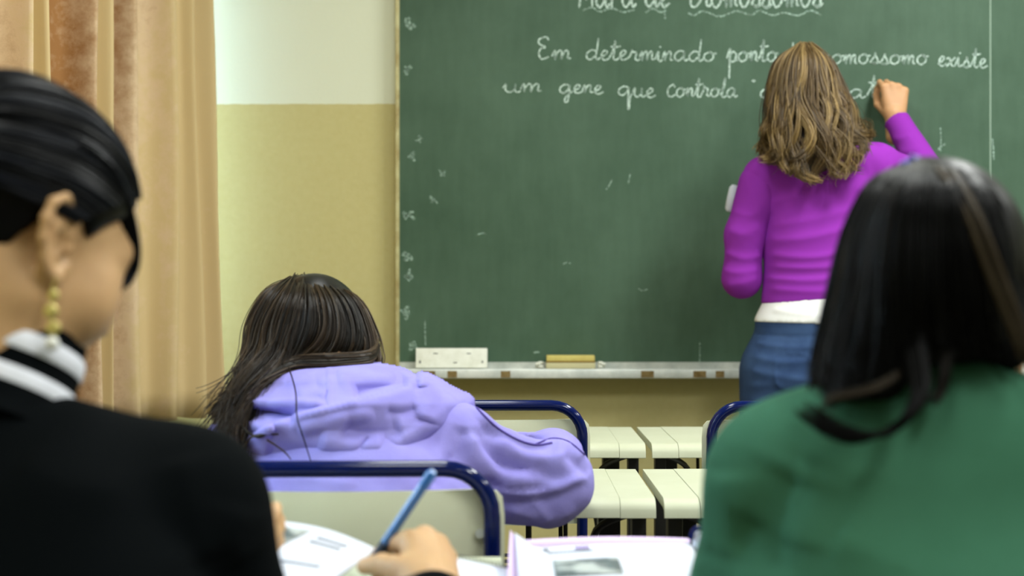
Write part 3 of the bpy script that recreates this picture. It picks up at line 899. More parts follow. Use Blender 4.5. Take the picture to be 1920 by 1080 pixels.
def seg(*a): return a     # (a, b, r1, r2[, flatten dir, factor[, k]])
def to_prim(s, dr=0.0):
    a, b, r1, r2 = s[:4]
    return rc(a, b, max(0.012, r1 + dr), max(0.012, r2 + dr), *(s[4:6] if len(s) > 4 else ()))
def soft(segs, h, dr=0.0, k=0.03, pad=0.03, extra=None):
    pr = [to_prim(s, dr) for s in segs]
    lo = np.min([p[1] for p in pr], 0) - pad; hi = np.max([p[2] for p in pr], 0) + pad
    f = Field(lo, hi, h)
    for s, p in zip(segs, pr):
        f.add(p, s[6] if len(s) > 6 else k)
    if extra: extra(f)
    return f
YN = (0, 1, 0)

def legs_segs(hip, kl, kr, al, ar):
    hip = Vector(hip) - Vector((0, 0, 0.06)); d = 0.088
    out = []
    for s, kn, an in ((-1, kl, al), (1, kr, ar)):
        h = hip + Vector((s * d, 0, 0))
        out += [seg(h, kn, 0.088, 0.062), seg(kn, an, 0.060, 0.042)]
    return out
def shoes(root, ankles, m, yaw=0.0):
    for a in ankles:
        a = Vector(a); f = Vector((math.sin(yaw), math.cos(yaw), 0))
        g = soft([seg((a.x, a.y, 0.075), a - f * 0.03 + Vector((0, 0, 0.04 - a.z)), 0.042, 0.040), seg((a.x - f.x * .03, a.y - f.y * .03, 0.038), a + f * 0.15 + Vector((0, 0, 0.030 - a.z)), 0.037, 0.030)], 0.008)
        g.plane((0, 0, 0.004), (0, 0, -1), 0.003)
        V, Q = g.mesh(); put(root, 'shoe', V, Q, m)

def make_person(label, at, fr, neck_base, torso, arms, legs, hands, skin, head_h=0.004, neck_r=0.056, flare=0.12):
    root = tag(empty('person', at), label, 'person')
    parts = [head_mesh(fr, neck_base, head_h, flare, neck_r)]
    f = soft(torso + arms + legs, 0.011, -0.016)
    parts.append(f.mesh())
    parts += hands
    V, Q, T = merge(parts)
    o = np_mesh('body', V - np.array(at), Q, skin, root)
    em = MB()
    return root
def put(root, name, V, Q, m, T=None, parent=None):
    return np_mesh(name, V - np.array(root.location), Q, m, parent or root, T)
def eyes(root, fr):
    for s in (-1, 1):
        c = loc(fr, (s * 0.031, 0.0815, 0.006))
        f = Field(c - 0.016, c + 0.016, 0.002); f.add(el(c, (0.0115, 0.0115, 0.0115)), 0.001)
        V, Q = f.mesh(); put(root, 'eye', V, Q, M_eye)
        c = loc(fr, (s * 0.031, 0.0895, 0.004)); f = Field(c - 0.01, c + 0.01, 0.0015); f.add(el(c, (0.0052, 0.0045, 0.0052)), 0.001)
        V, Q = f.mesh(); put(root, 'iris', V, Q, M_iris)
M_eye = mat('eye_white', (225, 222, 215), 0.2); M_iris = mat('iris_brown', (40, 26, 16), 0.2)
M_shoe = mat('shoe_canvas', (45, 45, 50), 0.7)
M_denim = mat('denim', (40, 60, 96), 0.9, 0.15, bump=(500, 0.3, 0.001), var=(7, (66, 90, 126), 0.55))
M_trouser = mat('dark_trousers', (38, 42, 56), 0.9, 0.15)

# ---------------------------------------------------------------- teacher
def teacher():
    D = 4.18
    q = lambda px, py, dy=0.0: W(px, py, D + dy)
    fr = head_at(q(1511, 160, 0.02), 22, 6)
    nb = q(1524, 285, 0.0)
    R_w, R_e, R_s = W(1679, 222, 4.472), W(1752, 350, 4.36), q(1640, 318, 0.01)
    torso = [seg(q(1500, 365), q(1504, 455), 0.088, 0.088, YN, 0.95), seg(q(1580, 365), q(1566, 455), 0.088, 0.088, YN, 0.95), seg(q(1538, 430), q(1536, 455), 0.124, 0.130, YN, 0.68), seg(q(1536, 455), q(1531, 575), 0.132, 0.138, YN, 0.70),
             seg(q(1524, 285), q(1436, 335), 0.055, 0.058), seg(q(1528, 285), q(1636, 315), 0.055, 0.060)]
    armL = [seg(q(1427, 348), q(1397, 440), 0.056, 0.047), seg(q(1397, 440), q(1391, 522, 0.01), 0.047, 0.045), seg(q(1391, 522, 0.01), q(1402, 420, 0.20), 0.045, 0.033)]
    armR = [seg(R_s, R_e, 0.060, 0.046), seg(R_e, R_w, 0.045, 0.031)]
    hip = q(1535, 665)
    ank = [(hip.x - 0.14, D + 0.02, 0.085), (hip.x + 0.12, D + 0.03, 0.085)]
    legs = [seg(q(1533, 612), q(1535, 690), 0.158, 0.178, YN, 0.70), seg(q(1468, 700), (hip.x - 0.125, D, 0.48), 0.110, 0.070), seg((hip.x - 0.125, D, 0.48), (ank[0][0], D + 0.02, 0.10), 0.066, 0.050),
            seg(q(1600, 700), (hip.x + 0.11, D, 0.48), 0.110, 0.070), seg((hip.x + 0.11, D, 0.48), (ank[1][0], D + 0.03, 0.10), 0.066, 0.050)]
    hr = generic_hand(R_w, (-1, 0.0, 0.02), (-0.02, 0.10, 1), (-0.06, 1, -0.1), [(1.05, 1.1, .5), (1.15, 1.2, .6), (1.25, 1.3, .6), (1.3, 1.3, .6)],
                      [(.020, .018, .008), (.038, .045, .030), (.036, .075, .048), (.030, .098, .058)], 0.98, 0.04)
    hl = generic_hand(q(1410, 425, 0.20), (0.0, 0.5, 0.85), (0.15, 0.85, -0.5), (-1, 0.2, 0.0), RELAX, None, 0.92)
    at = (hip.x, D, 0.0)
    root = make_person('teacher in a purple cardigan and jeans writing on the chalkboard', at, fr, nb, torso, armL + armR, legs, [hr, hl], skin_mat('teacher_skin', (200, 152, 108)))
    eyes(root, fr)
    shoes(root, ank, M_shoe)
    # jeans
    f = soft(legs, 0.006, 0.0)
    f.plane(q(1532, 600), (0.03, 0, 1), 0.004); f.plane((0, 0, 0.07), (0, 0, -1), 0.004)
    V, Q = f.mesh()
    V = folds(V, Q, D, [([(1412, 642), (1470, 650), (1560, 645)], 0.005, .008, .008), ([(1405, 668), (1460, 676), (1550, 668)], 0.005, .009, .007), ([(1400, 692), (1450, 702), (1540, 712)], 0.006, .010, .007),
                        ([(1395, 722), (1440, 716), (1500, 722)], 0.004, .009, .009), ([(1392, 748), (1450, 758), (1510, 750)], 0.004, .010, .010), ([(1405, 624), (1480, 629), (1640, 624)], -0.003, .003, .003), ([(1442, 660), (1500, 664), (1502, 712), (1472, 728), (1442, 712), (1442, 660)], 0.003, .003, .003), ([(1570, 664), (1628, 660), (1628, 712), (1600, 728), (1570, 712), (1570, 664)], 0.003, .003, .003)])
    put(root, 'jeans', V, Q, M_denim)
    # undershirt hem
    f = soft([seg(q(1534, 556), q(1532, 608), 0.131, 0.158, YN, 0.72)], 0.006, 0.002)
    f.plane(q(1532, 607), (-0.03, 0, -1), 0.003)
    V, Q = f.mesh()
    V = folds(V, Q, D, [([(1440, 580), (1480, 586), (1540, 592)], 0.003, .006, .006)])
    put(root, 'undershirt', V, Q, mat('white_jersey', (228, 228, 226), 0.9, 0.1))
    # cardigan
    def ends(f):
        f.plane(q(1510, 566), (0.06, 0.0, -1), 0.005)
    f = soft(torso, 0.0055, 0.002, 0.026, extra=ends)
    V1, Q1 = f.mesh()
    f = soft(armL, 0.005, 0.002, 0.02)
    V3, Q3 = f.mesh()
    f = soft([seg(q(1560, 330), R_s, 0.05, 0.058)] + armR, 0.0055, 0.004, 0.028)
    dd = np.array(R_w - R_e); f.plane(np.array(R_w) - dd * 0.02, dd, 0.003)
    V2, Q2 = f.mesh()
    Fd = [([(1440, 425), (1490, 418), (1560, 402), (1640, 380)], .005, .012, .012), ([(1436, 452), (1500, 448), (1580, 430)], .005, .010, .010), ([(1438, 478), (1510, 484), (1600, 468)], .006, .009, .008),
          ([(1440, 500), (1500, 503), (1590, 498)], .006, .008, .008), ([(1432, 521), (1500, 526), (1590, 520)], .006, .009, .007), ([(1436, 541), (1500, 546), (1590, 544)], .005, .008, .008),
          ([(1434, 400), (1450, 380), (1500, 368)], .005, .012, .012), ([(1600, 290), (1620, 330), (1600, 372)], .005, .014, .014), ([(1650, 270), (1668, 290), (1690, 300)], .006, .010, .008)]
    V1 = folds(V1, Q1, D, Fd)
    V3 = folds(V3, Q3, D, [([(1370, 395), (1395, 405), (1425, 398)], .004, .010, .008), ([(1362, 430), (1390, 440), (1420, 425)], .004, .009, .009), ([(1358, 472), (1390, 485), (1425, 478)], .005, .009, .008),
                           ([(1355, 505), (1380, 512), (1420, 505)], .005, .009, .009), ([(1360, 535), (1390, 530), (1418, 520)], .004, .010, .008), ([(1398, 320), (1400, 360), (1420, 400)], .004, .012, .012)])
    V2 = folds(V2, Q2, D + 0.2, [([(1670, 250), (1690, 258), (1712, 252)], .003, .008, .006), ([(1680, 280), (1700, 285), (1725, 275)], .004, .008, .008)])
    V, Q, T = merge([(V1, Q1), (V2, Q2), (V3, Q3)])
    M_card = mat('purple_knit', (140, 48, 164), 0.9, 0.12, bump=(420, 0.15, 0.001))
    put(root, 'cardigan', V, Q, M_card)
    # hair
    g = [[(1495, 90, 4.22), (1455, 120, 4.24), (1443, 170, 4.24), (1440, 225, 4.22), (1434, 262, 4.19), (1420, 290, 4.16)],
         [(1498, 86, 4.19), (1463, 115, 4.17), (1449, 170, 4.15), (1444, 230, 4.12), (1442, 275, 4.085), (1436, 304, 4.07)],
         [(1502, 83, 4.16), (1480, 112, 4.115), (1470, 170, 4.085), (1468, 235, 4.06), (1470, 290, 4.05), (1476, 325, 4.045)],
         [(1507, 82, 4.14), (1500, 112, 4.09), (1497, 175, 4.065), (1500, 240, 4.045), (1506, 300, 4.035), (1516, 342, 4.03)],
         [(1512, 82, 4.14), (1524, 112, 4.09), (1530, 175, 4.065), (1540, 240, 4.045), (1550, 300, 4.035), (1556, 343, 4.035)],
         [(1517, 83, 4.16), (1545, 115, 4.13), (1558, 170, 4.10), (1572, 230, 4.07), (1585, 285, 4.055), (1594, 325, 4.055)],
         [(1522, 86, 4.19), (1558, 120, 4.18), (1576, 170, 4.16), (1592, 220, 4.12), (1606, 258, 4.09), (1618, 290, 4.08)],
         [(1526, 90, 4.22), (1563, 130, 4.24), (1583, 175, 4.24), (1600, 215, 4.21), (1618, 243, 4.17), (1636, 262, 4.14)]]
    G = np.array([[W(*p) for p in r] for r in g])
    a = strands(G, 1700, 32, 3, 0.005, 0.024, 2.5, 30, 0.80, 0.0014, 0.4, 0.004, 0.12, wstart=0.15)
    b = strands(G, 320, 30, 5, 0.009, 0.026, 2.0, 18, 0.7, 0.0012, 0.35, 0.010, 0.2)
    hull = Field(np.array(q(1400, 380)) - (0, 0.25, 0), np.array(q(1660, 60)) + (0, 0.25, 0), 0.006)
    hc = fr[0]
    hull.add(rc(q(1510, 190, -0.03), q(1522, 268, -0.07), 0.082, 0.078, YN, 0.42), 0.04)
    V, Q = hull.mesh(); Vh = (V, Q, np.full(len(V), 0.05))
    V, Q, T = merge([a, b, Vh, skull_hair(fr, 0.008, 0.05)])
    put(root, 'hair', V, Q, hair_mat('brown_hair', (40, 30, 14), (96, 74, 40), (166, 138, 86), 0.45), T)
    # chalk in the hand and papers under the arm
    tip = loc((np.array(R_w), np.stack([(-1, 0.0, 0.02), (-0.02, 0.10, 1), (-0.06, 1, -0.1)], 1)), (.026, .104, .060))
    tag(MB().tube([tip - np.array([0, 0.03, -0.004]), (tip[0] - 0.004, YBF - 0.0015, tip[2] - 0.004)], 0.0045, 10).build('chalk_stick', M_white), 'white chalk stick held against the board by the teacher', 'chalk')
    M = Matrix.Translation(q(1404, 380, 0.115)) @ Matrix.Rotation(math.radians(12), 4, 'Y') @ Matrix.Rotation(math.radians(25), 4, 'Z')
    o = MB()
    for k in range(4):
        o.box((-0.060 + 0.002 * k, -0.006 + 0.003 * k, -0.034), (0.03, -0.0045 + 0.003 * k, 0.034 - 0.002 * k), 0.0006, 1, M)
    rr = []
    for t in np.linspace(-1, 1, 9):
        rr.append(t)
    o.tube([M @ Vector((-0.052, 0.0, z)) for z in (-0.035, -0.028, 0.0, 0.028, 0.035)], [0.008, 0.013, 0.014, 0.013, 0.008], 14)
    tag(o.build('folded_paper', M_paper), 'white folded papers tucked behind the teacher\'s bent left arm', 'papers')
teacher()

# ---------------------------------------------------------------- student in the lavender hoodie
from mathutils.bvhtree import BVHTree
M_seamline = mat('violet_seam', (84, 72, 140), 0.95, 0.05)
def seam_on(V, Q, px, r, m, parent, root):
    """a stitched seam laid on the cloth along the given line"""
    t = BVHTree.FromPolygons([tuple(v) for v in V], [tuple(q) for q in Q])
    o = Vector((0, 0, CAMZ)); pts = []
    for p in crom(px, 8 * len(px)):
        h = t.ray_cast(o, (W(p[0], p[1], 1.0) - o).normalized())
        if h[0] is not None: pts.append(h[0] - Vector(root.location) - Vector((0, 0.0006, 0)))
    if len(pts) > 3:
        MB().tube(pts, r, 6).build('seam', m, parent)
def lavender():
    fr = head_at(W(590, 634, 2.50), -4, 58)
    nb = W(618, 735, 2.38)
    pel = Vector((-0.214, 2.25, 0.62))
    mid = Vector((-0.214, 2.235, 0.72))
    ch = W(655, 800, 2.30)
    bn = (0, 1, -0.35)
    torso = [seg(pel, mid, 0.160, 0.165, YN, 0.72), seg(mid, W(655, 960, 2.27), 0.165, 0.150, bn, 0.70), seg(W(560, 950, 2.27), W(565, 880, 2.31), 0.10, 0.095, YN, 0.9), seg(W(750, 950, 2.27), W(745, 890, 2.30), 0.10, 0.095, YN, 0.9), seg(W(600, 785, 2.36), W(520, 805, 2.35), 0.062, 0.064), seg(W(655, 785, 2.36), W(845, 846, 2.315), 0.064, 0.062)]
    armR = [seg(W(846, 846, 2.32), W(945, 892, 2.345), 0.062, 0.052), seg(W(945, 892, 2.345), W(1042, 908, 2.362), 0.052, 0.049), seg(W(1042, 896, 2.37), W(1036, 862, 2.44), 0.046, 0.038), seg(W(1036, 862, 2.44), W(900, 852, 2.68), 0.038, 0.034)]
    armL = [seg(W(505, 800, 2.33), W(455, 860, 2.38), 0.068, 0.058), seg(W(455, 860, 2.38), W(440, 872, 2.46), 0.056, 0.050), seg(W(440, 862, 2.47), W(600, 842, 2.70), 0.045, 0.036)]
    kn = [Vector((-0.31, 2.66, 0.52)), Vector((-0.12, 2.66, 0.52))]; an = [Vector((-0.31, 2.70, 0.09)), Vector((-0.11, 2.70, 0.09))]
    legs = legs_segs(pel + Vector((0, 0, 0.0)), kn[0], kn[1], an[0], an[1])
    hr = generic_hand(W(890, 852, 2.70), (-0.3, 0.8, 0.1), (-0.9, 0.35, 0.0), (0.05, 0.1, -1), RELAX, None, 0.92, h=0.003)
    hl = generic_hand(W(610, 842, 2.71), (0.3, -0.8, 0.1), (0.9, 0.35, 0.0), (0.05, 0.1, -1), RELAX, None, 0.92, h=0.003)
    at = (pel.x, pel.y, 0)
    root = make_person('student in a lavender hoodie slumped over a desk, seen from behind', at, fr, nb, torso, armL + armR, legs, [hr, hl], skin_mat('student_skin', (206, 160, 122)))
    eyes(root, fr)
    f = soft(legs + [seg(pel, pel + Vector((0, 0, 0.05)), 0.155, 0.155, YN, 0.72)], 0.012, 0.004); f.plane((0, 0, 0.07), (0, 0, -1)); V, Q = f.mesh(); put(root, 'trousers', V, Q, M_trouser)
    shoes(root, an, M_shoe)
    M_lav = mat('lavender_fleece', (146, 140, 208), 0.95, 0.05, bump=(330, 0.3, 0.0012), var=(14, (132, 124, 197), 0.6))
    def hood_bits(f):
        f.add(rc(W(1010, 935, 2.372), W(1035, 962, 2.372), 0.03, 0.014), 0.03)
        f.add(rc(W(925, 925, 2.34), W(1010, 935, 2.36), 0.035, 0.03), 0.03)
        f.plane((0, 0, 0.55), (0, 0, -1), 0.01)
    f = soft(torso + armL + armR, 0.0045, 0.003, 0.024, extra=hood_bits)
    V, Q = f.mesh()
    S = [  # sleeve and back: (pixels, height, width right of travel, width left of travel)
        ([(882, 752), (930, 796), (975, 822), (1010, 832), (1045, 826)], .007, .006, .004), ([(882, 762), (930, 808), (975, 834), (1010, 842), (1040, 838)], -.004, .004, .004),
        ([(1040, 832), (1065, 838), (1098, 860)], .007, .007, .005), ([(905, 790), (915, 835), (950, 868), (1010, 872)], -.012, .010, .012), ([(930, 815), (970, 850), (1020, 860), (1070, 852)], .008, .009, .010),
        ([(880, 800), (900, 850), (940, 888), (1000, 896)], .009, .010, .008), ([(920, 905), (980, 918), (1050, 912), (1100, 890)], .007, .008, .012), ([(900, 890), (960, 912), (1030, 905)], -.006, .006, .006),
        ([(930, 935), (990, 940), (1050, 930), (1105, 905)], -.006, .007, .009), ([(950, 950), (990, 962), (1030, 976), (1080, 950)], .006, .008, .010), ([(990, 930), (1015, 955), (1030, 978)], .005, .007, .006),
        ([(870, 790), (856, 840), (820, 885)], -.008, .008, .010), ([(1060, 850), (1085, 868), (1106, 890)], -.005, .006, .006), ([(1000, 870), (1040, 890), (1090, 880)], -.006, .008, .008),
        ([(545, 878), (600, 872), (700, 880)], .004, .010, .008), ([(470, 890), (560, 905), (680, 900), (800, 905)], .005, .010, .010), ([(560, 900), (620, 915), (700, 925)], -.004, .008, .008), ([(800, 880), (830, 905), (840, 930)], -.006, .009, .009)]
    V = folds(V, Q, 2.33, S)
    N = vnormals(V, Q); V = V + N * (0.0016 * vnoise(V, 26, 3.0, 2))[:, None]
    hz = put(root, 'hoodie', V, Q, M_lav)
    for ln, r in (([(893, 764), (930, 800), (970, 824), (1005, 834), (1035, 830)], .0016), ([(1004, 833), (1035, 822), (1066, 828), (1096, 852)], .0014)):
        seam_on(V, Q, ln, r, M_seamline, hz, root)
    # the hood lying on the back: a draped double layer with folds
    out = crom([(452, 800), (450, 768), (462, 738), (486, 706), (520, 690), (600, 690), (690, 688), (752, 699), (778, 712), (792, 706), (818, 717), (850, 736), (880, 752), (868, 778), (835, 808), (790, 838), (746, 864), (690, 872), (600, 872), (520, 868), (470, 850), (452, 800)], 90)
    st = 2.6; gx = np.arange(436, 896, st); gy = np.arange(676, 884, st)
    X, Yp = np.meshgrid(gx, gy); P = np.stack([X.ravel(), Yp.ravel()], 1)
    dist, _ = polydist(P, out); dist = np.abs(dist)
    ins = np.zeros(len(P), bool)
    for a, b in zip(out[:-1], out[1:]):
        c = ((a[1] > P[:, 1]) != (b[1] > P[:, 1])); ins ^= c & (P[:, 0] < (b[0] - a[0]) * (P[:, 1] - a[1]) / (b[1] - a[1] + 1e-12) + a[0])
    sd = np.where(ins, dist, -dist)
    base = np.interp(P[:, 1], [670, 690, 720, 760, 800, 840, 890], [2.37, 2.335, 2.275, 2.228, 2.205, 2.195, 2.19]) + 0.085 * np.clip(np.abs(P[:, 0] - 640) / 215, 0, 1.2) ** 2.2
    hgt = np.zeros(len(P))
    H = [([(462, 830), (500, 806), (553, 785), (600, 772), (640, 763), (700, 746), (760, 728), (800, 708)], .036, 40, 2.6, 0),
         ([(660, 746), (710, 732), (768, 718)], -.026, 7, 14, 1), ([(456, 748), (500, 757), (560, 756), (612, 762)], .018, 10, 4, 0),
         ([(460, 781), (500, 773), (535, 779), (556, 788)], -.030, 8, 9, 1), ([(474, 798), (492, 803), (512, 806)], .014, 6, 6, 1),
         ([(500, 722), (550, 732), (608, 724)], -.010, 14, 12, 1), ([(632, 710), (680, 704), (740, 712)], .010, 10, 10, 1), ([(560, 744), (590, 738), (612, 744)], .008, 6, 6, 1),
         ([(775, 700), (786, 712), (792, 728)], .010, 7, 7, 1), ([(782, 718), (780, 726), (770, 730)], -.012, 6, 6, 1), ([(800, 715), (806, 750), (796, 790)], .012, 12, 14, 1),
         ([(874, 752), (826, 802), (738, 868)], -.012, 3, 3, 1), ([(852, 742), (806, 792), (726, 846)], .006, 8, 8, 1), ([(640, 800), (690, 814), (750, 796)], -.010, 14, 14, 1),
         ([(600, 826), (660, 838), (720, 836)], .010, 14, 14, 1), ([(690, 822), (672, 842), (652, 866)], -.006, 3, 3, 1), ([(500, 842), (560, 846), (620, 862)], -.010, 10, 10, 1),
         ([(560, 808), (620, 790), (700, 776)], .006, 8, 8, 1), ([(720, 770), (750, 776), (780, 764)], -.006, 7, 7, 1)]
    for pl, A, wb, wa, mode in H:
        s_, fr_ = polydist(P, crom(pl, 40)); w = np.where(s_ < 0, wb, wa) if True else wb
        ed = np.clip(np.minimum(fr_, 1 - fr_) * 7 + (0.15 if mode == 0 else 0.0), 0, 1)
        hgt += A * ed * (np.exp(-np.abs(s_) / w) if mode == 0 else np.exp(-(s_ / w) ** 2 / 2))
    seam = np.clip((P[:, 0] - 613) / 4, -1, 1) * 0.0016 * np.exp(-((P[:, 0] - 614) / 14) ** 2) * (P[:, 1] < 764)
    hgt += seam + 0.004 * np.exp(-((P[:, 0] - 618) / 3.0) ** 2) * (P[:, 1] < 762)
    th = np.where(sd > 0, 0.026 * (1 - np.exp(-sd / 9.0)), 0.016 * sd / 3.0)
    Yd = base - th - hgt * np.clip(sd / 8, 0, 1) + 0.012
    V = np.array([W(px, py, y) for (px, py), y in zip(P, Yd)])
    V[:, 1] -= 0.0010 * vnoise(V, 22, 8.0, 3) * np.clip(sd / 8, 0, 1)
    keep = sd > -7; ny_, nx_ = X.shape; idx = np.arange(ny_ * nx_).reshape(ny_, nx_)
    Q = np.stack([idx[:-1, :-1], idx[1:, :-1], idx[1:, 1:], idx[:-1, 1:]], -1).reshape(-1, 4)
    Q = Q[keep[Q].all(1)]; used = np.unique(Q); mp = np.full(ny_ * nx_, -1); mp[used] = np.arange(len(used))
    hd = put(root, 'hood', V[used], mp[Q], M_lav)
    for ln, r in (([(616, 700), (614, 725), (616, 758)], .0012), ([(872, 757), (826, 804), (745, 862)], .0014), ([(690, 824), (672, 842), (654, 860)], .0010)):
        seam_on(V[used], mp[Q], ln, r, M_seamline, hd, root)
    so = hd.modifiers.new('thickness', 'SOLIDIFY'); so.thickness = 0.004; so.offset = 1
    # hair
    g = [[(540, 532, 2.56), (503, 555, 2.49), (476, 610, 2.47), (466, 670, 2.43), (432, 735, 2.37), (396, 785, 2.32)],
         [(548, 526, 2.54), (513, 555, 2.44), (488, 610, 2.41), (477, 670, 2.37), (444, 740, 2.30), (412, 810, 2.26)],
         [(556, 523, 2.52), (533, 560, 2.405), (512, 615, 2.37), (500, 668, 2.34), (452, 745, 2.27), (428, 840, 2.23)],
         [(566, 520, 2.51), (558, 560, 2.39), (545, 620, 2.355), (524, 672, 2.33), (465, 750, 2.26), (446, 858, 2.22)],
         [(576, 519, 2.51), (590, 560, 2.39), (590, 620, 2.36), (556, 668, 2.35), (490, 735, 2.30), (462, 820, 2.25)],
         [(588, 520, 2.52), (625, 560, 2.405), (640, 620, 2.375), (622, 662, 2.365), (556, 692, 2.365), (500, 730, 2.33)],
         [(600, 523, 2.54), (655, 560, 2.44), (680, 620, 2.41), (676, 662, 2.395), (640, 688, 2.39), (585, 702, 2.39)],
         [(612, 530, 2.56), (671, 565, 2.48), (701, 625, 2.46), (708, 668, 2.44), (714, 692, 2.43), (718, 712, 2.43)]]
    G = np.array([[W(*p) for p in r] for r in g])
    parts = [strands(G, 2000, 22, 11, 0.0045, 0.004, 1.2, 40, 0.55, 0.0013, 0.35, 0.006, 0.15)]
    rng = np.random.default_rng(4)
    parts.append(strands(G[:4], 320, 22, 12, 0.010, 0.010, 1.4, 16, 0.5, 0.0012, 0.3, 0.016, 0.1))
    sw = np.array([[W(*p) for p in r] for r in ([(706, 632, 2.455), (694, 660, 2.385), (625, 668, 2.345), (545, 676, 2.335), (490, 712, 2.29), (446, 770, 2.25), (420, 840, 2.22)], [(708, 650, 2.44), (690, 684, 2.36), (620, 690, 2.335), (545, 694, 2.325), (486, 730, 2.27), (440, 800, 2.22), (440, 850, 2.2)])])
    parts.append(strands(sw, 420, 24, 14, 0.004, 0.003, 1.2, 18, 0.5, 0.0012, 0.4, 0.006, 0.15))
    wis = [[(540, 690, 2.29), (553, 735, 2.195), (556, 785, 2.155), (570, 830, 2.16), (582, 868, 2.16)], [(470, 716, 2.30), (430, 735, 2.28), (400, 762, 2.27), (388, 782, 2.27)],
           [(505, 690, 2.28), (450, 735, 2.25), (410, 758, 2.24), (396, 776, 2.24)], [(450, 800, 2.22), (480, 820, 2.19), (505, 812, 2.175)], [(460, 795, 2.23), (452, 850, 2.20), (470, 820, 2.19), (520, 815, 2.17)],
           [(500, 825, 2.175), (530, 845, 2.165), (545, 862, 2.16)]]
    for i, wv in enumerate(wis):
        base = np.array([W(*p) for p in wv]); off = np.array([0.0014, 0, 0.0010])
        parts.append(strands(np.array([base, base + off]), (3, 7, 7, 6, 9, 4)[i], 18, 40 + i, 0.0008, 0, 1, 2, 0, 0.0011, 0.5))
    hull = Field(np.array(W(440, 740, 2.28)), np.array(W(740, 500, 2.68)), 0.006)
    hc = fr[0]
    hull.add(rc(W(500, 640, 2.44), W(470, 720, 2.36), 0.03, 0.028), 0.03).add(rc(W(670, 640, 2.46), W(690, 680, 2.44), 0.03, 0.022), 0.03)
    hull.add(rc(W(510, 672, 2.38), W(655, 672, 2.41), 0.020, 0.016), 0.02)
    V, Q = hull.mesh(); parts.append((V, Q, np.full(len(V), 0.0))); parts.append(skull_hair(fr, 0.006))
    V, Q, T = merge(parts)
    put(root, 'hair', V, Q, hair_mat('dark_brown_hair', (10, 8, 5), (30, 23, 15), (74, 57, 38), 0.36, 0.22), T)
lavender()

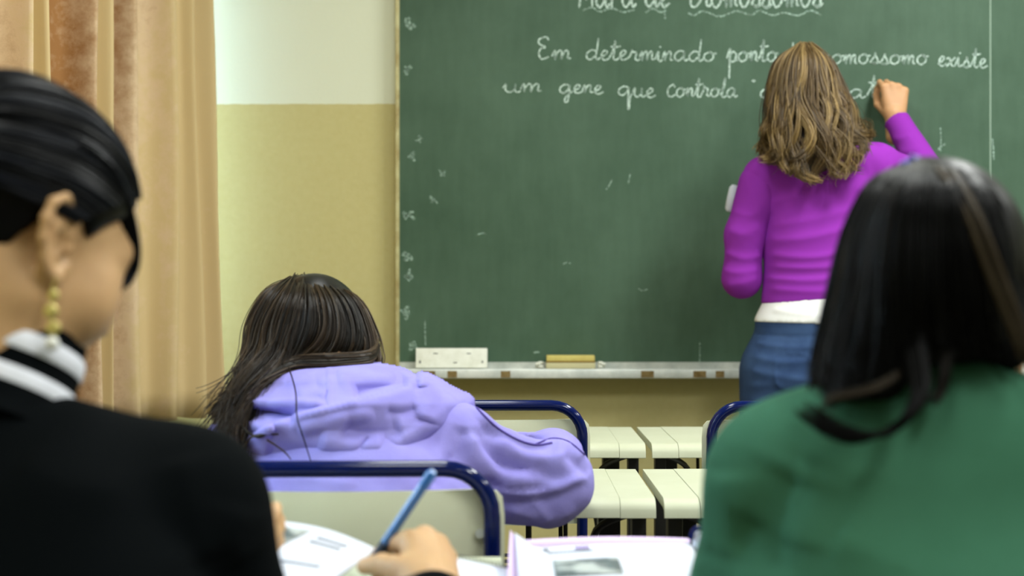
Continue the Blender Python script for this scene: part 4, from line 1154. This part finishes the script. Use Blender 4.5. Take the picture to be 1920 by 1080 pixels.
# ---------------------------------------------------------------- student in the green sweatshirt
def green():
    fr = head_at(W(1752, 498, 1.42), 14, 30)
    nb = W(1748, 735, 1.36)
    pel = Vector((0.36, 1.26, 0.62))
    torso = [seg(pel, (0.36, 1.28, 0.72), 0.155, 0.165, YN, 0.68), seg((0.36, 1.28, 0.70), W(1745, 1110, 1.34), 0.165, 0.150, YN, 0.66), seg(W(1600, 1110, 1.33), W(1625, 935, 1.34), 0.10, 0.088, YN, 0.9), seg(W(1890, 1110, 1.33), W(1880, 935, 1.34), 0.10, 0.088, YN, 0.9), seg(W(1712, 806, 1.345), W(1485, 905, 1.36), 0.052, 0.058), seg(W(1770, 803, 1.345), W(2030, 905, 1.36), 0.054, 0.058)]
    armL = [seg(W(1476, 908, 1.36), W(1428, 1120, 1.38), 0.057, 0.050), seg(W(1428, 1120, 1.38), W(1420, 1160, 1.44), 0.048, 0.046), seg(W(1420, 1150, 1.45), (0.285, 1.66, 0.80), 0.045, 0.034)]
    armR = [seg(W(2036, 908, 1.36), W(2090, 1120, 1.38), 0.057, 0.050), seg(W(2090, 1120, 1.38), W(2090, 1160, 1.44), 0.048, 0.046), seg(W(2090, 1150, 1.45), (0.46, 1.66, 0.80), 0.045, 0.034)]
    kn = [Vector((0.27, 1.68, 0.52)), Vector((0.45, 1.68, 0.52))]; an = [Vector((0.27, 1.72, 0.09)), Vector((0.45, 1.72, 0.09))]
    legs = legs_segs(pel, kn[0], kn[1], an[0], an[1])
    hl = generic_hand((0.285, 1.66, 0.80), (0.8, -0.3, 0.1), (0.2, 0.9, -0.05), (0.05, 0.0, -1), RELAX, None, 0.92, h=0.003)
    hr = generic_hand((0.46, 1.66, 0.80), (-0.8, -0.3, 0.1), (-0.2, 0.9, -0.05), (0.05, 0.0, -1), RELAX, None, 0.92, h=0.003)
    root = make_person('student with long black hair in a green sweatshirt, back to the viewer', (pel.x, pel.y, 0), fr, nb, torso, armL + armR, legs, [hl, hr], skin_mat('student_skin_tan', (196, 146, 108)), neck_r=0.05)
    eyes(root, fr)
    f = soft(legs + [seg(pel, pel + Vector((0, 0, 0.05)), 0.150, 0.150, YN, 0.70)], 0.012, 0.004); f.plane((0, 0, 0.07), (0, 0, -1)); V, Q = f.mesh(); put(root, 'trousers', V, Q, M_denim)
    shoes(root, an, M_shoe)
    M_gr = mat('green_fleece', (58, 102, 80), 0.95, 0.08, bump=(300, 0.3, 0.0012), var=(9, (50, 92, 70), 0.5))
    f = soft(torso + armL + armR, 0.0055, 0.006, 0.03, extra=lambda f: f.plane((0, 0, 0.55), (0, 0, -1), 0.01))
    V, Q = f.mesh()
    V = folds(V, Q, 1.27, [([(1500, 885), (1478, 940), (1455, 1000), (1440, 1075)], -.014, .016, .010), ([(1530, 880), (1505, 950), (1490, 1030)], .006, .016, .014), ([(1372, 900), (1385, 980), (1375, 1070)], .006, .014, .014),
                           ([(1560, 1000), (1620, 1030), (1700, 1060)], .005, .02, .02), ([(1420, 980), (1405, 1030), (1400, 1080)], -.007, .012, .012), ([(1640, 712), (1700, 702), (1800, 698), (1930, 706)], .004, .010, .006)])
    put(root, 'sweatshirt', V, Q, M_gr)
    g = [[(1690, 318, 1.46), (1632, 346, 1.41), (1588, 430, 1.40), (1562, 530, 1.385), (1540, 640, 1.37), (1530, 745, 1.34)],
         [(1704, 308, 1.44), (1655, 345, 1.36), (1620, 430, 1.34), (1598, 530, 1.32), (1572, 640, 1.30), (1554, 750, 1.275)],
         [(1718, 303, 1.42), (1682, 348, 1.32), (1656, 430, 1.30), (1640, 530, 1.285), (1624, 640, 1.27), (1612, 744, 1.26)],
         [(1732, 300, 1.41), (1712, 346, 1.30), (1697, 430, 1.28), (1692, 530, 1.27), (1690, 640, 1.265), (1684, 732, 1.26)],
         [(1748, 300, 1.41), (1746, 346, 1.30), (1746, 430, 1.28), (1744, 530, 1.27), (1742, 610, 1.27), (1746, 662, 1.27)],
         [(1764, 301, 1.42), (1785, 346, 1.30), (1796, 430, 1.28), (1802, 530, 1.275), (1808, 610, 1.275), (1818, 666, 1.275)],
         [(1784, 304, 1.44), (1826, 350, 1.33), (1852, 430, 1.31), (1868, 530, 1.30), (1882, 610, 1.295), (1892, 680, 1.29)],
         [(1800, 312, 1.46), (1862, 360, 1.38), (1897, 440, 1.37), (1918, 540, 1.36), (1936, 620, 1.34), (1950, 692, 1.32)]]
    G = np.array([[W(*p) for p in r] for r in g])
    stm = strands(G, 2200, 20, 21, 0.003, 0.002, 1.0, 44, 0.5, 0.0011, 0.35, 0.003, 0.12)
    parts = [(stm[0], stm[1], stm[2] * 0.5)]
    lp = np.array([W(*p) for p in [(1706, 600, 1.27), (1722, 690, 1.255), (1724, 745, 1.245), (1690, 795, 1.235), (1625, 822, 1.235), (1560, 805, 1.245), (1505, 768, 1.26)]])
    sl_ = strands(np.array([lp - (0.005, 0, 0.002), lp + (0.005, 0, 0.003)]), 170, 26, 22, 0.0022, 0.001, 1, 6, 0.3, 0.0010, 0.4, 0.002, 0.2)
    parts.append((sl_[0], sl_[1], sl_[2] * 0.6))
    lp = np.array([W(*p) for p in [(1775, 640, 1.275), (1772, 700, 1.265), (1760, 740, 1.26), (1735, 762, 1.255)]])
    parts.append(strands(np.array([lp - (0.004, 0, 0), lp + (0.004, 0, 0)]), 40, 16, 23, 0.002, 0, 1, 3, 0, 0.0008, 0.3, 0.003, 0.2))
    lp = np.array([W(*p) for p in [(1690, 700, 1.26), (1640, 728, 1.25), (1580, 742, 1.25), (1540, 760, 1.255)]])
    parts.append(strands(np.array([lp - (0.0, 0, 0.003), lp + (0.0, 0, 0.003)]), 40, 16, 24, 0.0015, 0, 1, 3, 0, 0.0008, 0.3, 0.003, 0.2))
    # lock falling to the right, its sheen painted in as a paler tint
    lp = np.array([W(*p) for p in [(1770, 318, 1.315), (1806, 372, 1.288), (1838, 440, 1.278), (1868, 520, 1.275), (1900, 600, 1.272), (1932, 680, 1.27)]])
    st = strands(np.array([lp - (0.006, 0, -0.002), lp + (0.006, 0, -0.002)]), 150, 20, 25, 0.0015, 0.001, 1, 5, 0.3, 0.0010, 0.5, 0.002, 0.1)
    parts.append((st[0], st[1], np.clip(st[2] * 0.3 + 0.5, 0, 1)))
    hull = Field(np.array(W(1500, 780, 1.2)), np.array(W(2000, 280, 1.62)), 0.005)
    hc = fr[0]
    hull.add(rc(W(1650, 470, 1.36), W(1600, 700, 1.305), 0.030, 0.026, YN, 0.55), 0.03)
    hull.add(rc(W(1690, 500, 1.33), W(1645, 700, 1.295), 0.030, 0.024, YN, 0.55), 0.03)
    hull.add(rc(W(1760, 460, 1.35), W(1760, 610, 1.315), 0.05, 0.04, YN, 0.5), 0.03)
    hull.add(rc(W(1850, 470, 1.36), W(1880, 640, 1.33), 0.030, 0.026, YN, 0.55), 0.03)
    V, Q = hull.mesh(); parts.append((V, Q, np.full(len(V), 0.0))); parts.append(skull_hair(fr, 0.006))
    V, Q, T = merge(parts)
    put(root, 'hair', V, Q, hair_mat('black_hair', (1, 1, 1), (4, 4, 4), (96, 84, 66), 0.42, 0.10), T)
    # small hair clip on the crown
    c = W(1716, 309, 1.40)
    cl = MB()
    for k in range(5):
        a = (k - 2) * 0.35
        cl.tube([(c.x + 0.011 * math.sin(a), c.y + 0.004 * k - 0.008, c.z), (c.x + 0.011 * math.sin(a), c.y + 0.004 * k - 0.006, c.z + 0.004), (c.x + 0.005 * math.sin(a), c.y + 0.004 * k - 0.008, c.z + 0.007)], 0.002, 8)
    cl.tube([(c.x - 0.012, c.y, c.z), (c.x, c.y, c.z + 0.004), (c.x + 0.012, c.y, c.z + 0.001)], 0.0028, 8)
    tag(cl.build('hair_clip', mat('lilac_plastic', (120, 118, 190), 0.3)), 'small lilac hair clip on top of the black hair', 'hair clip')
green()

# ---------------------------------------------------------------- student in the black jacket
def jacket():
    fr = head_frame((-0.415, 1.375, 1.106), 41, 28, 0)
    nb = W(-25, 760, 1.345)
    pel = Vector((-0.37, 1.24, 0.62))
    bn = (0.1, 1, 0)
    torso = [seg(pel, (-0.38, 1.27, 0.72), 0.155, 0.165, bn, 0.70), seg((-0.38, 1.27, 0.68), W(0, 1180, 1.30), 0.165, 0.150, bn, 0.68), seg(W(150, 1180, 1.30), W(140, 1030, 1.32), 0.10, 0.085, bn, 0.9), seg(W(-150, 1180, 1.30), W(-170, 1030, 1.30), 0.10, 0.085, bn, 0.9), seg(W(20, 868, 1.335), W(338, 958, 1.36), 0.058, 0.060), seg(W(-60, 868, 1.335), W(-400, 940, 1.34), 0.058, 0.060)]
    armR = [seg(W(345, 962, 1.36), W(440, 1225, 1.40), 0.060, 0.052), seg(W(440, 1225, 1.40), W(545, 1268, 1.44), 0.050, 0.046), seg(W(545, 1268, 1.44), W(812, 1148, 1.565), 0.045, 0.034)]
    armL = [seg(W(-400, 945, 1.34), W(-380, 1180, 1.42), 0.060, 0.052), seg(W(-380, 1180, 1.42), W(440, 1062, 1.545), 0.050, 0.034)]
    kn = [Vector((-0.46, 1.66, 0.52)), Vector((-0.28, 1.66, 0.52))]; an = [Vector((-0.46, 1.70, 0.09)), Vector((-0.28, 1.70, 0.09))]
    legs = legs_segs(pel, kn[0], kn[1], an[0], an[1])
    P = lambda *a: tuple(W(*a))
    palm = [(P(818, 1150, 1.56), P(808, 1105, 1.60), .024, .024), (P(812, 1110, 1.60), P(768, 1016, 1.662), .020, .0125), (P(815, 1110, 1.605), P(796, 1008, 1.680), .020, .0125),
            (P(820, 1112, 1.61), P(820, 1022, 1.692), .020, .0120), (P(826, 1118, 1.61), P(838, 1048, 1.695), .020, .0110), (P(806, 1115, 1.60), P(765, 1072, 1.625), .020, .015)]
    fing = [([P(768, 1016, 1.662), P(738, 1016, 1.692), P(712, 1040, 1.708), P(690, 1064, 1.708)], [.0105, .0095, .0085, .0068]),
            ([P(796, 1008, 1.680), P(764, 1022, 1.722), P(730, 1056, 1.730), P(708, 1080, 1.718)], [.0108, .0095, .0085, .0070]),
            ([P(820, 1022, 1.692), P(790, 1040, 1.735), P(755, 1075, 1.738), P(738, 1092, 1.722)], [.0104, .0092, .0082, .0068]),
            ([P(838, 1048, 1.695), P(815, 1068, 1.730), P(782, 1090, 1.732), P(765, 1100, 1.715)], [.0092, .0082, .0074, .0060]),
            ([P(800, 1112, 1.60), P(752, 1068, 1.630), P(716, 1058, 1.660), P(684, 1062, 1.684)], [.017, .0135, .0112, .0085])]
    hr = chain_hand(palm, fing, 0.002, 0.012)
    palm = [(P(436, 1064, 1.54), P(452, 1045, 1.565), .022, .022), (P(452, 1045, 1.565), P(482, 1008, 1.60), .018, .011), (P(452, 1048, 1.565), P(486, 1028, 1.60), .018, .011), (P(452, 1050, 1.565), P(486, 1046, 1.60), .018, .011)]
    fing = [([P(482, 1008, 1.60), P(500, 985, 1.62), P(513, 966, 1.632), P(517, 952, 1.642)], [.0095, .0088, .008, .0065]), ([P(486, 1028, 1.60), P(508, 1006, 1.622), P(520, 988, 1.636), P(523, 974, 1.646)], [.0095, .0088, .008, .0065]),
            ([P(486, 1046, 1.60), P(506, 1030, 1.622), P(519, 1014, 1.636), P(521, 1002, 1.646)], [.0090, .0082, .0075, .006]), ([P(450, 1036, 1.56), P(472, 1010, 1.565), P(494, 996, 1.59), P(506, 990, 1.605)], [.014, .011, .0095, .0075])]
    hl = chain_hand(palm, fing, 0.0025, 0.012)
    sk = skin_mat('student_skin_warm', (196, 156, 112))
    root = make_person('student in a black jacket with a striped collar, writing, face turned to the right', (pel.x, pel.y, 0), fr, nb, torso, armL + armR, legs, [hr, hl], sk, 0.0026, 0.054, 0.34)
    for s in (-1, 1):
        MB().tube([Vector(loc(fr, (s * x, y, z))) - root.location for x, y, z in ((0.019, 0.090, 0.000), (0.031, 0.0925, -0.003), (0.043, 0.086, 0.000))], [0.0008, 0.0016, 0.0008], 6).build('eyelashes', mat('lash', (24, 16, 12), 0.8), root)
    f = soft(legs + [seg(pel, pel + Vector((0, 0, 0.05)), 0.150, 0.150, YN, 0.70)], 0.012, 0.004); f.plane((0, 0, 0.07), (0, 0, -1)); V, Q = f.mesh(); put(root, 'trousers', V, Q, M_denim)
    shoes(root, an, M_shoe)
    M_blk = mat('black_wool', (5, 8, 10), 0.95, 0.05, bump=(260, 0.3, 0.0015))
    def cuffs(f):
        a, b = np.array(W(545, 1268, 1.44)), np.array(W(812, 1148, 1.565)); f.plane(b - (b - a) * 0.08, b - a, 0.003)
    f = soft(torso + armL + armR, 0.006, 0.006, 0.03, extra=lambda f: f.plane((0, 0, 0.55), (0, 0, -1), 0.01))
    V, Q = f.mesh()
    V = folds(V, Q, 1.28, [([(330, 860), (350, 950), (380, 1060)], .006, .016, .016), ([(60, 860), (140, 900), (250, 920)], .005, .02, .02), ([(440, 960), (420, 1020), (440, 1070)], .006, .014, .014)])
    put(root, 'jacket', V, Q, M_blk)
    # knitted stand-up collar with two white stripes
    up = np.array(fr[0]) + np.array([0, -0.01, -0.05]) - np.array(nb); up = up / np.linalg.norm(up)
    ax = np.array([0.25, 0.32, 0.91]); ax /= np.linalg.norm(ax)
    e1 = np.cross(ax, (0, 1, 0)); e1 /= np.linalg.norm(e1); e2 = np.cross(ax, e1)
    c0 = np.array(W(-14, 742, 1.352))
    def ring(v, dr):
        c = c0 + ax * (v * 0.062) ; r = 0.0645 - 0.006 * v + dr
        return [tuple(c + e1 * math.cos(t) * r + e2 * math.sin(t) * r * 1.06 - np.array(root.location)) for t in np.linspace(0, 2 * PI, 48, endpoint=False)]
    co = MB().loft([ring(-0.35, 0.012), ring(-0.1, 0.003), ring(0.5, 0.0), ring(0.95, 0.0), ring(1.0, -0.003), ring(0.95, -0.006), ring(0.3, -0.007)])
    co = co.build('collar', M_blk, root, True, 180)
    M_str = mat('white_knit', (226, 228, 238), 0.9, 0.1, bump=(400, 0.2, 0.001))
    for v0, v1 in ((0.0, 0.27), (0.50, 0.76)):
        MB().loft([ring(v0, 0.0012), ring(v0 + 0.03, 0.0022), ring(v1 - 0.03, 0.0022), ring(v1, 0.0012)]).build('stripe', M_str, co, True, 180)
    # hair: brushed back, with a curl hanging before the brow
    lo = (-0.13, -0.16, -0.1); hi = (0.13, 0.15, 0.17)
    f = Field(lo, hi, 0.004)
    f.add(el((0, -0.016, 0.040), (0.084, 0.107, 0.092)))
    X = f.pts((slice(None),) * 3)
    y, z, x = X[..., 1], X[..., 2], np.abs(X[..., 0])
    zb = np.interp(y, [-0.14, -0.045, -0.030, -0.008, 0.010, 0.018, 0.030, 0.055, 0.075, 0.095], [-0.075, -0.06, 0.0, 0.032, 0.020, 0.012, 0.032, 0.058, 0.085, 0.13]) - 0.10 * np.clip((0.045 - x) / 0.045, 0, 1) * (y < -0.05) + 0.0
    e = (zb - z).astype(np.float32); d = f.d; hh = np.clip(0.5 + 0.5 * (e - d) / 0.006, 0, 1); f.d = d * (1 - hh) + e * hh + 0.006 * hh * (1 - hh)
    V, Q = f.mesh()
    parts = [(V @ fr[1].T + fr[0], Q, np.full(len(V), 0.12))]
    G = []
    for al in np.linspace(-88, 104, 12):
        a = math.radians(al); row = []
        b0 = 42 if abs(al) < 50 else 42 + (abs(al) - 50) * 0.75
        for be in np.linspace(b0, 158, 8):
            b = math.radians(be)
            row.append(loc(fr, (0.086 * math.sin(a) * math.sin(b), -0.016 + 0.109 * math.cos(b), 0.040 + 0.094 * math.cos(a) * math.sin(b) - 0.02 * math.sin(a) ** 2 * max(0, -math.cos(b)))))
        G.append(row)
    G = np.array(G)
    parts.append(strands(G, 1300, 20, 31, 0.0015, 0.002, 1.2, 34, 0.4, 0.0011, 0.5, 0.0, 0.1, wstart=0.0))
    lk = np.array([W(*p) for p in [(150, 270, 1.33), (204, 312, 1.35), (234, 380, 1.38), (248, 448, 1.40), (246, 500, 1.405), (230, 530, 1.40), (203, 534, 1.39)]])
    parts.append(strands(np.array([lk + (-0.012, 0, -0.010), lk + (-0.004, 0, -0.004), lk, lk + (0.003, 0.004, 0)]) , 260, 24, 33, 0.0018, 0.001, 1, 8, 0.4, 0.0011, 0.4, 0.001, 0.06))
    V, Q, T = merge(parts)
    put(root, 'hair', V, Q, hair_mat('black_hair_smooth', (1, 1, 2), (5, 6, 9), (24, 28, 38), 0.38, 0.16), T)
    # eyebrow and lashes
    br = [loc(fr, p) for p in ((0.014, 0.089, 0.030), (0.030, 0.086, 0.036), (0.046, 0.074, 0.032))]
    MBb = MB().tube([Vector(p) - root.location for p in br], [0.002, 0.003, 0.0015], 8).build('eyebrow', mat('brow', (40, 28, 20), 0.8), root)
    # earring
    lb = loc(fr, (0.081, 0.001, -0.036))
    M_gold = mat('pale_gold', (222, 206, 130), 0.3, 0.5, metallic=0.6); M_pearl = mat('pearl', (232, 232, 226), 0.25)
    er = tag(empty('earring', lb), 'dangling pale gold leaf earring with a white bead', 'earring')
    MB().tube([(0, 0, 0.006), (0.003, 0, 0.002), (0, 0, -0.004)], 0.0009, 6).build('hook', M_gold, er)
    zz = -0.004
    for k, s in enumerate((0.9, 1.1, 1.0)):
        L = 0.0125 * s
        MB().loft([[(math.cos(t) * w * (1 + 0.1 * k) + 0.001 * (-1) ** k, math.sin(t) * w * 0.35, zz - L * v) for t in np.linspace(0, 2 * PI, 10, endpoint=False)]
                   for v, w in ((0, 0.0006), (0.3, 0.0045 * s), (0.6, 0.0052 * s), (0.85, 0.003 * s), (1, 0.0005))], True, True).build('leaf', M_gold, er)
        zz -= L
    bm = MB(); bmesh.ops.create_uvsphere(bm.b, u_segments=14, v_segments=10, radius=0.0058, matrix=Matrix.Translation((0, 0, zz - 0.0062)))
    bm.build('bead', M_pearl, er)
jacket()

# ---------------------------------------------------------------- small things on the nearest desks
ZT = 0.7605
def sheet(name, corners, m, parent=None, bend=0.0, th=0.0012, nx=14, ny=8, lift=None):
    """a sheet between four corner points (near-left, near-right, far-right, far-left)"""
    a, b, c, d = [np.array(p, float) for p in corners]
    V = []
    for lay in (0, 1):
        for j in range(ny + 1):
            v = j / ny
            for i in range(nx + 1):
                u = i / nx
                p = (a * (1 - u) + b * u) * (1 - v) + (d * (1 - u) + c * u) * v
                z = bend * math.sin(PI * u) * (0.4 + 0.6 * v) + (lift(u, v) if lift else 0)
                V.append((p[0], p[1], p[2] + z - th * lay))
    n = (nx + 1) * (ny + 1); Q = []
    for j in range(ny):
        for i in range(nx):
            k = j * (nx + 1) + i
            Q.append((k, k + 1, k + nx + 2, k + nx + 1)); Q.append((n + k, n + k + nx + 1, n + k + nx + 2, n + k + 1))
    bd = [i for i in range(nx + 1)] + [j * (nx + 1) + nx for j in range(1, ny + 1)] + [ny * (nx + 1) + i for i in range(nx - 1, -1, -1)] + [j * (nx + 1) for j in range(ny - 1, 0, -1)]
    for i in range(len(bd)):
        p, q = bd[i], bd[(i + 1) % len(bd)]
        Q.append((q, p, n + p, n + q))
    return np_mesh(name, np.array(V), np.array(Q), m, parent)

def printed(name):
    m = mat(name, (234, 234, 238), 0.7, 0.2)
    nt = m.node_tree; b = nt.nodes['Principled BSDF']; tc = nt.nodes.new('ShaderNodeTexCoord')
    n = nt.nodes.new('ShaderNodeTexNoise'); n.inputs['Scale'].default_value = 26; n.inputs['Detail'].default_value = 3
    nt.links.new(tc.outputs['Object'], n.inputs['Vector'])
    r = nt.nodes.new('ShaderNodeValToRGB'); r.color_ramp.elements[0].position = 0.45; r.color_ramp.elements[1].position = 0.58
    r.color_ramp.elements[0].color = (*lin((88, 98, 98)), 1); r.color_ramp.elements[1].color = (*lin((170, 176, 172)), 1)
    nt.links.new(n.outputs['Fac'], r.inputs['Fac']); nt.links.new(r.outputs['Color'], b.inputs['Base Color'])
    return m
M_photo = printed('printed_picture')
# open magazine propped by the left hand
mg = tag(empty('open_magazine', (0, 0, 0)), 'open magazine with a grey picture held under the left hand', 'magazine')
A = [(-0.335, 1.56, ZT + 0.012), (-0.200, 1.56, ZT + 0.012), W(705, 1028, 1.80), W(520, 976, 1.76)]
sheet('page', A, M_paper, mg, 0.0, 0.003, lift=lambda u, v: 0.006 * math.sin(PI * u) * v)
def on(u, v, dz=0.0):
    a, b, c, d = [np.array(p, float) for p in A]
    p = (a * (1 - u) + b * u) * (1 - v) + (d * (1 - u) + c * u) * v
    return (p[0], p[1], p[2] + 0.006 * math.sin(PI * u) * v + dz)
def patch(name, u0, u1, v0, v1, m, parent, sk=0.0):
    return sheet(name, [on(u0, v0, .0012), on(u1, v0, .0012), on(u1 - sk, v1, .0012), on(u0, v1, .0012)], m, parent, 0, 0.0008, 8, 6)
patch('picture', 0.02, 0.30, 0.62, 0.93, M_photo, mg, -0.10)
M_ink = mat('grey_print', (120, 126, 136), 0.8)
for k, (u0, u1, v) in enumerate(((0.52, 0.80, 0.86), (0.50, 0.78, 0.80), (0.48, 0.80, 0.52), (0.2, 0.46, 0.52))):
    patch('text_line', u0, u1, v, v + 0.018, M_ink, mg)
sheet('page', [(-0.335, 1.555, ZT + 0.010), (-0.205, 1.555, ZT + 0.010), (-0.20, 1.80, ZT + 0.006), (-0.33, 1.80, ZT + 0.006)], M_paper, mg, 0, 0.008)
# spiral notebook under the writing hand
nbk = tag(empty('spiral_notebook', (0, 0, 0)), 'white spiral notebook lying under the writing hand', 'notebook')
c = [(-0.185, 1.52, ZT + 0.006), (0.0, 1.52, ZT + 0.006), W(952, 1068, 1.79), W(846, 1046, 1.87)]
c[2].z = ZT + 0.006; c[3].z = ZT + 0.006
sheet('page', c, M_paper, nbk, 0, 0.005)
a, b = Vector(c[3]), Vector(c[2])
for k in range(15):
    p = a.lerp(b, (k + 0.5) / 15)
    MB().tube([p + Vector((0, 0.004 * math.cos(t) + 0.002, 0.004 * math.sin(t))) for t in np.linspace(-0.4, 2 * PI - 0.9, 10)], 0.0008, 5).build('ring', M_dark_metal, nbk)
# blue pen
pn = tag(empty('blue_pen', (0, 0, 0)), 'blue ballpoint pen held upright by the writing hand', 'pen')
p0, p1 = np.array(W(686, 1072, 1.700)), np.array(W(812, 884, 1.650))
M_pb = mat('pen_blue', (52, 112, 184), 0.25, 0.5); M_pd = mat('pen_grip', (40, 62, 86), 0.5)
L = lambda t: p0 + (p1 - p0) * t
MB().tube([L(0), L(0.04)], [0.0008, 0.0022], 10).build('tip', M_alu, pn)
MB().tube([L(0.04), L(0.08), L(0.30)], [0.0026, 0.0050, 0.0054], 12).build('grip', M_pd, pn)
MB().tube([L(0.30), L(0.86)], [0.0052, 0.0052], 8).build('barrel', M_pb, pn, False)
MB().tube([L(0.86), L(0.97), L(1.0)], [0.0058, 0.0056, 0.0036], 12).build('cap', M_pb, pn)
MB().tube([L(0.70) + np.array((0.0055, -0.002, 0.002)), L(0.95) + np.array((0.0055, -0.002, 0.002)), L(0.965)], 0.0011, 6).build('clip', M_pb, pn)
# open book with lilac cover
bk = tag(empty('open_book', (0, 0, 0)), 'open book with lilac cover edges and white pages on the right desk', 'book')
M_lil = mat('lilac_card', (214, 190, 226), 0.6)
zb = ZT + 0.010
sheet('cover', [(0.004, 1.545, ZT + 0.004), (0.202, 1.545, ZT + 0.004), (0.205, 1.876, ZT + 0.006), (-0.002, 1.876, ZT + 0.006)], M_lil, bk, 0, 0.003)
def curl(u, v): return 0.020 * math.exp(-(u / 0.07) ** 2) * (0.4 + 0.6 * v) + 0.006 * math.sin(PI * u) + 0.008 * u ** 3
pb = sheet('page_block', [(0.008, 1.55, zb), (0.196, 1.55, zb), (0.200, 1.865, zb + 0.004), (0.003, 1.865, zb + 0.004)], M_paper, bk, 0, 0.006, 20, 10, curl)
sheet('cover_flap', [(-0.006, 1.60, ZT + 0.010), (0.006, 1.60, ZT + 0.010), (0.010, 1.868, ZT + 0.020), (-0.002, 1.872, ZT + 0.036)], M_lil, bk, 0, 0.003, 6, 8)
sheet('cover_edge', [(0.012, 1.866, zb + 0.006), (0.200, 1.866, zb + 0.010), (0.202, 1.872, zb + 0.016), (0.010, 1.872, zb + 0.014)], M_lil, bk, 0.003, 0.002, 14, 2)
def onb(u, v, dz=0.0015):
    p = np.array((0.008, 1.55, zb)) * (1 - u) * (1 - v) + np.array((0.196, 1.55, zb)) * u * (1 - v) + np.array((0.200, 1.865, zb + .004)) * u * v + np.array((0.003, 1.865, zb + .004)) * (1 - u) * v
    return (p[0], p[1], p[2] + curl(u, v) + dz)
def bpatch(name, u0, u1, v0, v1, m):
    return sheet(name, [onb(u0, v0), onb(u1, v0), onb(u1, v1), onb(u0, v1)], m, bk, 0, 0.0008, 6, 4)
bpatch('picture', 0.20, 0.56, 0.40, 0.70, M_photo)
bpatch('text_line', 0.16, 0.19, 0.90, 0.945, M_ink); bpatch('text_line', 0.34, 0.42, 0.90, 0.945, mat('violet_print', (150, 130, 180), 0.8))
bpatch('text_line', 0.18, 0.44, 0.85, 0.865, M_ink)
# small pouch beside the green sleeve
po = tag(empty('pencil_pouch', W(1304, 1010, 1.86)), 'small white pouch with navy trim beside the green sleeve', 'pouch')
f = Field((-0.02, -0.03, -0.04), (0.03, 0.03, 0.03), 0.002); f.add(rc((0.004, 0, -0.022), (0.006, 0, 0.002), 0.011, 0.008, YN, 1.4), 0.01); f.add(rc((0.004, 0, -0.024), (0.012, 0, -0.02), 0.011, 0.010), 0.01); V, Q = f.mesh()
np_mesh('pouch_body', V, Q, M_paper, po)
MB().tube(catm([(-0.006, -0.006, 0.000), (-0.003, -0.006, 0.010), (0.004, -0.006, 0.013), (0.012, -0.006, 0.010)], 10), 0.003, 8).build('zip_trim', M_navy, po)
